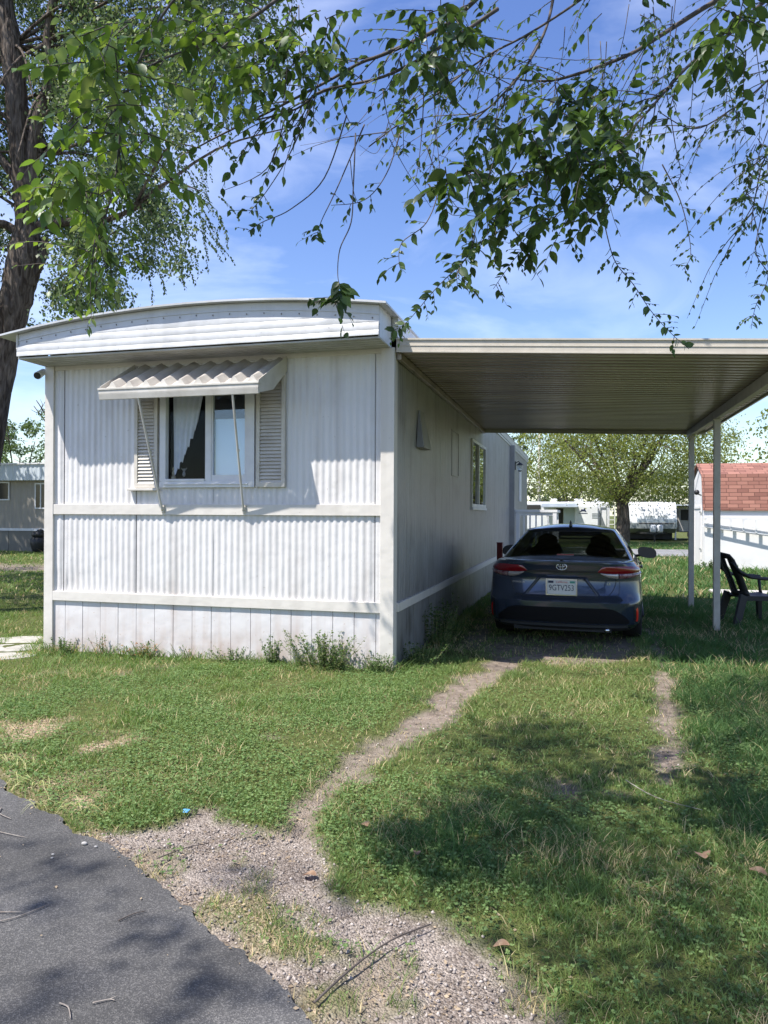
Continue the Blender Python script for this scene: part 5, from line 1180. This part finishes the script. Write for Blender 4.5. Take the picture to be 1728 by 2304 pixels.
hang([(1740, 260, 3.6), (1690, 400, 3.6), (1672, 470, 3.6), (1668, 525, 3.6)], 26, .035)
hang([(1500, 210, 3.9), (1520, 330, 3.9), (1530, 400, 3.9), (1480, 420, 3.9), (1450, 410, 3.9)], 20, .035)
for _ in range(34):      # thin bare hanging shoots
    u = random.uniform(560, 1700); v = random.uniform(-60, 240); d = random.uniform(3.3, 4.6); ln = random.uniform(90, 330); dr_ = random.uniform(-110, 70)
    hang([(u, v, d), (u+dr_*.2, v+ln*.4, d), (u+dr_*.6, v+ln*.8, d), (u+dr_, v+ln, d)], random.randint(5, 14), .04)
for _ in range(20):
    u = random.uniform(600, 1300); v = random.uniform(150, 420); d = random.uniform(3.4, 4.4); dx = random.uniform(-180, 160)
    s_ = [at(u, v, d), at(u+dx*.4, v+70, d), at(u+dx, v+random.uniform(40, 160), d)]; limb(br_, s_, .0028, .001, 3, 6, 0)
# the rest of this crown, above and behind the camera: what shades the lawn
up = 0; guard = 0
BL = [(2.3, -2.8, .85), (3.6, -1.4, 1.0), (2.1, -4.0, .75), (3.4, -4.0, 1.4), (1.3, -3.6, .4), (4.6, -2.6, 1.2), (2.9, -.6, .55), (1.5, -1.9, .45), (4.6, -.2, 1.0), (3.5, -2.6, 1.0), (2.3, -4.9, .6), (3.3, -5.2, .8), (4.2, -1.2, .9), (2.9, -5.0, .8), (4.8, -5.0, 1.5), (1.6, -3.2, .5), (3.7, .3, .5)]    # shade blots wanted on the lawn
while up < 350 and guard < 20000:
    guard += 1
    bx, by, brd = random.choice(BL); a = random.uniform(0, 6.283); q = random.random()**.5*brd; z = random.uniform(5.0, 9.5)
    gxx, gyy = bx+q*math.cos(a), by+q*math.sin(a)
    if fbm(np.array([gxx]), np.array([gyy]), 1.9, 77)[0] < (.495 if gxx < 2.3 else .37): continue
    p = Vector((gxx, gyy, 0))-SUN_DIR*(z/-SUN_DIR.z)
    if visible(p): continue
    clump(nl, p, random.uniform(.35, .75), random.randint(26, 44), .080, NC, .4, .5); up += 1
for (bx, by, brd, nn_) in ((-.50, -4.45, .16, 5), (-.25, -4.75, .15, 5), (.28, -4.82, .10, 3), (.45, -5.1, .16, 4), (.05, -5.25, .12, 3), (.75, -5.1, .1, 3), (.4, -4.25, .10, 2), (.75, -4.35, .12, 3), (.8, -1.0, .25, 4), (1.6, .3, .4, 7)):
    for _ in range(nn_):
        z = random.uniform(6.5, 9.0); p = Vector((bx+random.uniform(-brd*1.6, brd*1.6), by+random.uniform(-brd, brd), 0))-SUN_DIR*(z/-SUN_DIR.z)
        if not visible(p): clump(nl, p, .16, 12, .075, NC, .4, .5)
for _ in range(16):      # dapples on the right part of the front wall and on the fascia
    wx, wz = random.uniform(-.75, .2), random.uniform(.3, 1.9); p = Vector((wx, 0, wz))-SUN_DIR*((random.uniform(4.8, 6.5)-wz)/-SUN_DIR.z)
    if not visible(p): clump(nl, p, .16, 9, .085, NC, .4, .5)
for k in range(9):
    q = hub+Vector((random.uniform(-5.5, .5), random.uniform(.5, 5.5), random.uniform(1.2, 3.2)))
    if not visible(q): limb(br_, [hub, (hub+q)/2+Vector((0, 0, .6)), q], .09, .02, 7, 5)
pb(br_, 'branches', M['twigbark'], nt_, NTO, smooth=True, recalc=False)
o = nl.build('leaves', M['leafnear'], nt_); o.matrix_parent_inverse = Matrix.Translation(-NTO)

# --- trees further off
def far_tree(name, label, x, y, h, cw, trunk_r, fork, nclump, nleaf, ls, cols, crown0, group=None, seed=1, flat=.7, bark=None, squash=1.0):
    random.seed(seed); t_ = thing(name, label, 'tree', (x, y, 0), 0, group); mb = MB()
    limb(mb, [(0, 0, -.2), (.05, 0, fork*.5), (0, 0, fork)], trunk_r*1.2, trunk_r*.9, 12, 4, .06); tips = []
    for k in range(11):
        a = 2*math.pi*k/11+random.uniform(-.3, .3); rr = cw*random.uniform(.35, .95)/2; zz = crown0+(h-crown0)*random.uniform(.25, .95)
        e = Vector((rr*math.cos(a), rr*math.sin(a)*squash, zz)); m_ = Vector((rr*.45*math.cos(a), rr*.45*math.sin(a)*squash, fork+(zz-fork)*.45))
        limb(mb, [(0, 0, fork-.1), m_, e], trunk_r*.5, .03, 7, 5, .05); tips.append((m_, e))
        for _ in range(4):
            s_ = m_.lerp(e, random.uniform(.2, .9)); q = s_+rv(cw*.16)+Vector((0, 0, .25)); limb(mb, [s_, (s_+q)/2+rv(.15), q], .035, .012, 5, 3); tips.append((s_, q))
    mb.build('trunk', bark or M['bark'], t_, smooth=True, recalc=False); lv_ = Leaves()
    for _ in range(nclump):
        a = random.uniform(0, 2*math.pi); q = random.random()**.5; zz = random.random()
        ww = cw/2*math.sin(math.pi*min(1, max(.0, .18+.80*zz)))**.6
        c = (q*ww*math.cos(a), q*ww*math.sin(a)*squash, crown0+(h-crown0)*zz)
        clump(lv_, c, cw*random.uniform(.05, .11), nleaf, ls, cols, .5, .7)
    lv_.build('crown', M['foliage'], t_, True); return t_
YC = [(.17, .20, .05), (.14, .18, .045), (.20, .22, .07), (.12, .15, .04)]
far_tree('yard_tree', 'wide pale green tree with forked trunk rising beyond the parked car roof', 3.95, 35.0, 9.2, 11.8, .34, 2.3, 620, 90, .125, YC, 2.6, seed=3)
GC = [(.07, .11, .04), (.09, .13, .05)]
far_tree('shade_tree', 'bushy green tree rising above the left neighbouring home roof', -31.5, 38.5, 12.0, 9.5, .3, 3.0, 190, 70, .19, [(.09, .14, .05), (.12, .17, .06)], 3.0, seed=5)
far_tree('shade_tree', 'tree crown shading the left neighbouring home from just outside the frame', -24.8, 14.6, 9.5, 9.5, .3, 3.0, 210, 60, .2, [(.09, .14, .05), (.12, .17, .06)], 4.2, seed=8)
bgl = [('backdrop_tree', 'sparse pale tree far behind the red shingled shed', 16.5, 42, 10.5, 10, 150, YC, 11), ('backdrop_tree', 'thin tall pine far behind the trailer with the slide-out box', -4.5, 70, 11.5, 4.5, 60, GC, 12),
       ('backdrop_tree', 'low dark tree at the far edge of the trailer park, nearest the deck railing', -8.2, 75, 7.0, 6, 60, GC, 13), ('backdrop_tree', 'low rounded tree far behind the white trailer end', 9.5, 78, 6.5, 14, 110, [(.06, .09, .04)], 14),
       ('backdrop_tree', 'grey green tree far behind, between the yard tree and the deck', 0.5, 66, 9.0, 8, 110, [(.10, .12, .06), (.12, .13, .08)], 15), ('backdrop_tree', 'dark tree beyond the right end of the trailers, next to the shed gable', 17.5, 70, 6.5, 9, 80, GC, 16),
       ('backdrop_tree', 'bare-topped tree at the far left behind the neighbouring home roof', -45, 46, 9.5, 8, 110, GC, 17)]
for nm, lb, x, y, h, cw, nc, cols, sd_ in bgl: far_tree(nm, lb, x, y, h, cw, .2, 2.2, nc, 45, .26, cols, 1.8, 'trees beyond the trailer park', sd_)
random.seed(98)
dwl = Leaves()
for k in range(330):
    x = random.uniform(-120, 130); y = random.uniform(110, 128); hh = 3.0+5.5*fbm(np.array([x]), np.array([3.]), .07, 12)[0]
    clump(dwl, (x, y, random.uniform(.2, hh)), random.uniform(1.2, 2.4), 46, .62, [(.07, .10, .045), (.09, .12, .05), (.06, .085, .04)], .3, .8)
o = dwl.build('distant_wood', M['foliage'], None, True); tag(o, 'dark line of trees along the horizon beyond the trailers', 'wood', kind='stuff')
random.seed(99)

# ------------------------------------------------------------------ grass and small ground cover
def scatter(r0, r1, dens, half=37):
    n = int(dens*math.radians(2*half)*.5*(r1*r1-r0*r0)); r_ = np.sqrt(rng.random(n)*(r1*r1-r0*r0)+r0*r0); a = np.radians(rng.uniform(-half, half, n))
    d = yaw+a; return CAM.x-np.sin(d)*r_, CAM.y+np.cos(d)*r_
def blocked(x, y):
    b = (x > XL-.02) & (x < XR+.0) & (y > -.02) & (y < YB); b |= (x > 5.36) & (x < 9.6) & (y > 16.6) & (y < 19.2); b |= (y > 23.1) & (y < 29.3); b |= (x > 4.4) & (x < 9.5) & (y > 8.9) & (y < 9.75)
    b |= seg_dist(x, y, [(-4.85, .48), (-4.63, -.05), (-4.38, -.52)]) < .17; b |= (y > 18.15) & (x < -14.9) & (y < 22.3); return b
BV = np.array([(-1, 0), (1, 0), (-.75, .5), (.75, .5), (0, 1.0)])
def grass_obj():
    VV = []; CC = []; tot = 0
    for (r0, r1, dens, wd, ln) in ((2.0, 4.6, 13000, .0018, .042), (4.6, 8.2, 6000, .0027, .048), (8.2, 15, 2400, .0042, .050), (15, 45, 240, .013, .07)):
        x, y = scatter(r0, r1, dens); a, g, d, l = masks(x, y); n1_ = fbm(x, y, 2.2, 51); n2_ = fbm(x, y, .8, 52)
        sd_ = sdist(x, y, ASPH)
        keep = (1-np.maximum.reduce([a*1.5, np.where(sd_ > -.01, 1, 0), g*1.0, d*.93, l*.86]))
        keep *= np.clip((n1_-.22)*3.2, .22, 1)*np.clip((fbm(x, y, 5.0, 67)-.22)*3.5, .15, 1); k = (rng.random(len(x)) < keep) & ~blocked(x, y); x, y, n1_, n2_, l, d, g = x[k], y[k], n1_[k], n2_[k], l[k], d[k], g[k]
        n = len(x); z = ground_z(x, y)
        lush = np.clip((x-2.45)/.3, 0, 1)*1.3+np.clip(1-np.hypot((x-1.3)/.9, (y+3.7)/.65), 0, 1)*1.6+np.clip((n2_-.55)*3, 0, 1)*.5
        wall = np.clip(1-np.abs(y+.06)/.16, 0, 1)*(x < .1)*(x > -4.2)*fbm(x, y, 5, 60)*1.4+np.clip(1-np.abs(x-.12)/.2, 0, 1)*(y > 0)*(y < 5)*1.6*fbm(x, y, 2, 61)
        hgt = ln*(.45+1.0*rng.random(n)**1.5)*(1+.75*np.clip(lush, 0, 1.3)+1.6*wall)*(.75+.5*n1_); tall = rng.random(n) < .015; hgt[tall] *= 1.9; n6 = fbm(x, y, 7.0, 66); hgt *= .55+.95*n6
        az = rng.random(n)*2*np.pi; dx, dy = np.cos(az), np.sin(az); lean = (.25+.95*rng.random(n))*hgt; la = rng.random(n)*2*np.pi; lx, ly = np.cos(la)*lean, np.sin(la)*lean
        w_ = wd*(.6+.8*rng.random(n)); V = np.zeros((n, 5, 3))
        for j, (s_, t_) in enumerate(BV):
            V[:, j, 0] = x+dx*w_*s_+lx*t_**1.6; V[:, j, 1] = y+dy*w_*s_+ly*t_**1.6; V[:, j, 2] = z-.004+hgt*t_*(1-.18*t_)
        h = rng.random(n); gr = np.stack([.098+.065*h, .168+.075*h, .045+.030*h], 1)
        dk_ = np.clip(lush, 0, 1)[:, None]*.8; gr = gr*(1-dk_)+np.stack([.042+.03*h, .105+.05*h, .030+.02*h], 1)*dk_  # lush grass turns darker green, with the right-hand shade put into it
        yl = np.clip((.66-n1_)*2.4+.55*(x > .9)*(x < 2.4)*(y > -2.6)*(y < 1.2)+(rng.random(n)-.5)*.9, 0, 1)[:, None]*.55*(1-dk_); gr = gr*(1-yl)+np.array([.21, .24, .08])*yl
        dry = rng.random(n) < (np.where(r0 > 8, .02, .045)+.35*np.clip(l*1.2, 0, 1)+.25*d+.3*g+.28*np.clip((fbm(x, y, 2.4, 70)-.52)*6, 0, 1)); gr[dry] = np.stack([.42+.15*h[dry], .35+.12*h[dry], .20+.06*h[dry]], 1)
        VV.append(V.reshape(-1, 3)); c_ = np.repeat(gr[:, None], 5, 1)*np.array([.75, .75, .95, .95, 1.15])[None, :, None]*0+np.repeat(gr[:, None], 5, 1); CC.append(c_.reshape(-1, 3)); tot += n
    V = np.concatenate(VV); C = np.concatenate(CC); off = (np.arange(len(V)//5)*5)[:, None]
    Fs = [off+np.array([[0, 1, 3, 2]]), off+np.array([[2, 3, 4]])]
    return mesh_np('grass', V, Fs, M['grass'], None, C)
tag(grass_obj(), 'mown grass blades covering the lawn around the drive', 'grass', kind='stuff')
def clover_obj():
    x, y = scatter(2.0, 8.0, 3200); a, g, d, l = masks(x, y); n1_ = fbm(x, y, 1.6, 81); keep = np.clip((n1_-.30)*4.5, .10, 1)*(1-np.maximum.reduce([a, g, d, l*.9])); keep = np.where(sdist(x, y, ASPH) > -.03, 0, keep)
    left = (x < .35) | (np.hypot(x-1.3, y+3.8) < 1.0) | (x > 2.7); keep *= np.where(left, 1.0, .25)
    k = (rng.random(len(x)) < keep) & ~blocked(x, y); x, y = x[k], y[k]; n = len(x); z = ground_z(x, y)+.012+.034*rng.random(n)*(.4+1.1*fbm(x, y, 6.0, 88))+np.clip((x-2.6), 0, .5)*.04
    LV_ = Leaves(); r0 = rng.random(n)*6.28; h_ = rng.random(n); col = np.stack([.085+.10*h_, .155+.11*h_, .05+.045*h_], 1)
    tilt = rng.normal(size=(n, 3))*.6
    for j in range(3):
        a_ = r0+j*2.094; D_ = np.stack([np.cos(a_), np.sin(a_), .1+tilt[:, 2]*.8], 1); N_ = np.stack([tilt[:, 0], tilt[:, 1], np.ones(n)], 1)
        LV_.addn(np.stack([x, y, z], 1), D_, N_, .005+.010*rng.random(n), col)
    return LV_.build('clover', M['grass'], None, True, 1.5)
tag(clover_obj(), 'small clover and weed leaves growing through the near lawn', 'ground cover', kind='stuff')
def flake_obj():
    xs_, ys_, zs_ = [], [], []; x, y = scatter(2.0, 7.0, 2600); a, g, d, l = masks(x, y); sd_ = sdist(x, y, ASPH)
    keep = np.clip(l*1.0+np.clip(g, 0, 1)*(.06+.5*np.clip((fbm(x, y, 3.5, 45)-.5)*5, 0, 1))+d*.10+.03*(fbm(x, y, 2.5, 44) > .55)+.006, 0, 1); keep = np.where(sd_ > .0, .004+.15*np.clip(1-sd_/.06, 0, 1), keep); k = (rng.random(len(x)) < keep) & ~blocked(x, y); x, y = x[k], y[k]; n = len(x)
    z = np.maximum(ground_z(x, y), np.where(sdist(x, y, ASPH) > 0, .016, -1))+.003+.012*rng.random(n)*np.where(sdist(x, y, ASPH) > 0, .2, 1)
    LV_ = Leaves(); a_ = rng.random(n)*6.28; D_ = np.stack([np.cos(a_), np.sin(a_), rng.normal(size=n)*.25], 1); N_ = rng.normal(size=(n, 3))*.45; N_[:, 2] += 1; h = rng.random(n)
    LV_.addn(np.stack([x, y, z], 1), D_, N_, .006+.016*rng.random(n)**2, np.stack([.26+.24*h, .20+.20*h, .135+.14*h], 1)); return LV_.build('leaf_litter', M['grass'], None, True, .9)
tag(flake_obj(), 'dry tan leaf flakes strewn over bare soil and along the road edge', 'leaf litter', kind='stuff')
def pebble_obj():
    x, y = scatter(2.0, 6.5, 5200); a, g, d, l = masks(x, y); sd_ = sdist(x, y, ASPH); keep = np.where(sd_ > -.005, .0, np.clip(g*.75*np.clip((fbm(x, y, 5, 91)-.30)*4, .12, 1)+d*.10+l*.05, 0, 1)); k = rng.random(len(x)) < keep; x, y = x[k], y[k]; n = len(x)
    s_ = .0020+.0095*rng.random(n)**3.5; z = ground_z(x, y)+s_*.25; T = np.array([(1, 0, 0), (.3, .95, 0), (-.8, .6, 0), (-.8, -.6, 0), (.3, -.95, 0), (.1, .1, .75), (-.1, 0, -.6)])
    V = np.repeat(T[None], n, 0)*(s_[:, None, None])*(1+.5*(rng.random((n, 7, 3))-.5)); a_ = rng.random(n)*6.28; c_, q_ = np.cos(a_)[:, None], np.sin(a_)[:, None]
    X_ = V[:, :, 0]*c_-V[:, :, 1]*q_*.7+x[:, None]; Y_ = V[:, :, 0]*q_+V[:, :, 1]*c_*.7+y[:, None]; V = np.stack([X_, Y_, V[:, :, 2]+z[:, None]], 2)
    off = (np.arange(n)*7)[:, None]; tr = []
    for j in range(5): tr += [off+np.array([[j, (j+1) % 5, 5]]), off+np.array([[(j+1) % 5, j, 6]])]
    h = rng.random(n); C = np.repeat(np.stack([.14+.32*h**1.5, .118+.285*h**1.5, .102+.26*h**1.5], 1)[:, None], 7, 1); m = mat('gravel_stone', (.3, .3, .3), rough=.9, vcol=True)
    return mesh_np('gravel', V.reshape(-1, 3), [np.concatenate(tr)], m, None, C.reshape(-1, 3))
tag(pebble_obj(), 'fine grey gravel between the asphalt edge and the lawn', 'gravel', kind='stuff')

# weeds along the front skirting, each clump a thing
def weed(label, x, y, h, spread, nst, lsz, cols, seed, name='weed_clump', stem=None, dry=0):
    random.seed(seed); t_ = thing(name, label, 'weed', (x, y, -.01)); mb = MB(); lv_ = Leaves()
    for _ in range(nst):
        a = random.uniform(0, 6.28); q = random.random()*spread; p0 = Vector((q*math.cos(a)*.6, q*math.sin(a)*.35, 0)); hh = h*random.uniform(.45, 1); e = p0+Vector((math.cos(a)*q*.9, math.sin(a)*q*.5-.02, hh)); m_ = (p0+e)/2+rv(.02)
        s_ = limb(mb, [p0, m_, e], .003, .0012, 4, 5, 0)
        for k in range(int(16*hh/.2)+4):
            i = random.randint(1, len(s_)-2); d_ = Vector((random.uniform(-1, 1), random.uniform(-1, .6), random.uniform(-.2, .7))); c = random.choice(cols)
            lv_.add(s_[i]+rv(.01), d_, Vector((0, 0, 1))+rv(.6), lsz*random.uniform(.5, 1.3), c)
    mb.build('stems', stem or M['weedstem'], t_, recalc=False); lv_.build('leaves', M['grass'], t_, True); return t_
WC = [(.07, .13, .04), (.10, .16, .05), (.055, .10, .035)]; DC = [(.30, .14, .07), (.36, .22, .12)]
weed('broad bushy weed clump near the right end of the front skirting', -.72, -.13, .42, .34, 80, .030, WC+[(.14, .17, .07)], 1)
weed('narrow upright weed left of the bushy clump at the skirting', -1.30, -.10, .38, .10, 22, .028, WC, 2)
weed('low spreading weeds between the narrow weed and the middle of the skirting', -1.75, -.12, .19, .26, 44, .024, WC, 3)
weed('thin dry grass stalks at the middle of the front skirting', -2.30, -.09, .24, .20, 12, .016, DC+WC, 4)
weed('low green weeds with dry stalks left of the skirting middle', -2.85, -.10, .20, .26, 34, .024, WC+DC, 5)
weed('spiky weed with a reddish stalk third of the way along the skirting', -3.32, -.12, .30, .12, 12, .020, DC+WC, 6)
weed('leafy weed tuft beside the left corner post', -3.85, -.12, .20, .24, 42, .026, WC, 7)
weed('green weeds around the foot of the right corner post', -.12, -.13, .22, .18, 44, .026, WC, 8)
weed('tall grassy weeds in the shade just round the right corner post', .18, .35, .26, .22, 34, .030, WC, 9)
weed('dark tall weeds in shade along the side wall near the corner', .14, 1.5, .55, .22, 34, .030, WC, 10)
weed('dark tall weeds in shade along the side wall further from the corner', .14, 2.3, .60, .25, 34, .030, WC, 11)
weed('small tuft at the base of the shed gable', 5.55, 16.45, .35, .3, 26, .05, WC, 12)
random.seed(5)
for (x, y, n_, lb, sd_) in ((-1.55, -3.42, 16, 'long pale bent grass tuft at the asphalt edge on the far left', 21), (-1.18, -3.72, 18, 'long pale bent grass tuft at the asphalt edge, middle one of three', 22), (-.80, -3.93, 14, 'long pale grass tuft at the asphalt corner beside the gravel', 23)):
    random.seed(sd_); mb = MB()
    for _ in range(n_):
        a = random.uniform(2.2, 6.6); ln = random.uniform(.07, .16); q = Vector((random.uniform(-.16, .16), random.uniform(-.05, .05), 0)); w_ = random.uniform(.002, .0042); d_ = Vector((math.cos(a), math.sin(a), 0)); sx_ = Vector((-d_.y, d_.x, 0))*w_
        rr_ = [(q+d_*ln*t_+Vector((0, 0, .012+ln*.45*math.sin(math.pi*min(t_*1.0, 1))*(1-.35*t_))), 1-t_**2) for t_ in np.linspace(0, 1, 6)]
        mb.grid([[p_-sx_*k_, p_+Vector((0, 0, -.0015*k_)), p_+sx_*k_] for p_, k_ in rr_])
    o = mb.build('grass_tuft', M['palegrass'], None, smooth=True, recalc=False); o.location = (x, y, .004); tag(o, lb, 'grass tuft')
# stepping stones
for (x, y, a, sx, sy, lb) in ((-4.85, .48, 10, .40, .26, 'flat pale stepping stone farthest of the three beyond the left corner post'), (-4.63, -.05, 18, .42, .24, 'flat pale stepping stone in the middle of the three beyond the left corner post'), (-4.38, -.52, 24, .40, .20, 'flat pale stepping stone nearest of the three beyond the left corner post')):
    mb = MB(); rows = []; pts = [(sx*math.cos(t_)*(1+random.uniform(-.12, .12)), sy*math.sin(t_)*(1+random.uniform(-.12, .12))) for t_ in np.linspace(0, 2*math.pi, 15)[:-1]]
    mb.prism([(p, q) for p, q in pts], 2, -.05, .012); o = mb.build('stepping_stone', M['stone'], None, bevel=.008); o.location = (x, y, 0); o.rotation_euler = (0, 0, R(a)); tag(o, lb, 'stepping stone', 'stepping stones by the left corner post')
# twigs lying about
def twig(label, pts, r, m=None, fork=None, z0=.020):
    p = [Vector((x, y, z0+random.uniform(0, .004))) for x, y in pts]; c = p[0].copy(); c.z = 0; mb = MB(); s_ = smooth_path([q-c for q in p], 4)
    mb.tube(s_, [r*(1-.5*i/len(s_)) for i in range(len(s_))], 6)
    if fork:
        f0 = s_[len(s_)//2]; mb.tube([f0, f0+Vector((fork[0], fork[1], .004))], [r*.7, r*.4], 5)
    o = mb.build('twig', m or M['twig'], None, smooth=True); o.location = c; tag(o, label, 'twig', 'twigs fallen on the ground')
twig('dark slightly bent twig lying alone in the middle of the asphalt', [(.13, -4.81), (.155, -4.755), (.19, -4.72)], .0030, M['twigbark'])
twig('long curved pale twig at the left edge of the asphalt, in the upper shadow', [(-.36, -4.98), (-.27, -4.90), (-.21, -4.78)], .0032)
twig('straight pale twig at the left edge of the asphalt, above the curved one', [(-.42, -4.90), (-.27, -4.86)], .0035)
twig('small pale twig on asphalt near the bottom edge, left of the forked one', [(.24, -5.28), (.28, -5.29), (.32, -5.33)], .0028)
twig('small forked pale twig on asphalt near the bottom edge', [(.34, -5.25), (.38, -5.22), (.40, -5.22)], .0026, fork=(.02, .02))
twig('white twig on asphalt close under the grass at the far left', [(-1.13, -4.02), (-1.08, -4.09), (-.97, -4.13)], .0032)
twig('thin long twig on asphalt left side, farthest from the camera', [(-.99, -4.26), (-.86, -4.28), (-.74, -4.29)], .0026)
twig('long dark curved stick on the gravel at the bottom middle', [(1.02, -5.05), (1.08, -4.85), (1.17, -4.65), (1.29, -4.50)], .0050, M['twigbark'], z0=.012)
twig('thin pale stalk lying across the right wheel track', [(2.10, -2.72), (2.25, -2.95), (2.47, -3.08)], .0028, z0=.03)
twig('curved dark stick on the gravel near the asphalt edge', [(-.02, -4.30), (.05, -4.16), (.13, -4.10)], .0034, M['twigbark'], z0=.012)
# fallen brown leaves
def curl_leaf(label, x, y, s_, rz, z=.03):
    rows = []
    for i in range(9):
        t_ = i/8; w_ = .42*math.sin(math.pi*min(1, t_*.95+.03))**.7; rows.append([((k-2)/2*w_*s_, (t_-.5)*s_, s_*(.16*((k-2)/2)**2*w_*2+.18*math.sin(t_*4)*.4)) for k in range(5)])
    o = MB().grid(rows).build('fallen_leaf', M['litterleaf'], None, smooth=True); o.location = (x, y, z); o.rotation_euler = (random.uniform(-.2, .2), random.uniform(-.2, .2), rz); tag(o, label, 'fallen leaf', 'fallen brown leaves')
curl_leaf('pale brown leaf resting on the lush grass edge above the gravel', .80, -3.74, .060, .9, .035)
curl_leaf('flat brown leaf lying on the gravel below the grass tuft', .70, -4.25, .065, 1.4, .008)
curl_leaf('brown leaf at the grass edge near the bottom middle', 1.57, -4.58, .060, 1.6, .02)
curl_leaf('dull brown leaf in shaded grass right of the gravel', 1.12, -3.97, .045, .3, .035)
curl_leaf('large ragged brown leaf standing in the dark grass at the right', 2.39, -3.64, .085, .1, .035)
curl_leaf('ragged brown leaf at the far right, beside the larger one', 2.60, -3.74, .075, 1.2, .03)
bs = MB().add([(-.018, -.01, 0), (.016, -.014, .004), (.02, .012, .012), (-.004, .018, .006), (-.02, .008, .01), (0, 0, .018)], [(0, 1, 5), (1, 2, 5), (2, 3, 5), (3, 4, 5), (4, 0, 5)]).build('plastic_scrap', M['bluescrap']); bs.location = (-.17, -3.79, .012); tag(bs, 'scrap of light blue plastic at the top of the gravel patch', 'scrap')
for k, (x, y, s_, lb) in enumerate(((-.43, -4.27, .016, 'largest pale pebble at the asphalt corner by the grass'), (-.36, -4.28, .009, 'small grey pebble right of the large one at the asphalt corner'), (-.50, -4.40, .008, 'upper of two small pebbles on asphalt below the grass corner'), (-.48, -4.43, .007, 'lower of two small pebbles on asphalt below the grass corner'))):
    o = MB().ell((0, 0, 0), (s_, s_*.7, s_*.5), 8, 5).build('pebble', M['pebble'], None, smooth=True); o.location = (x, y, .014+s_*.4); tag(o, lb, 'pebble', 'pebbles on the asphalt')
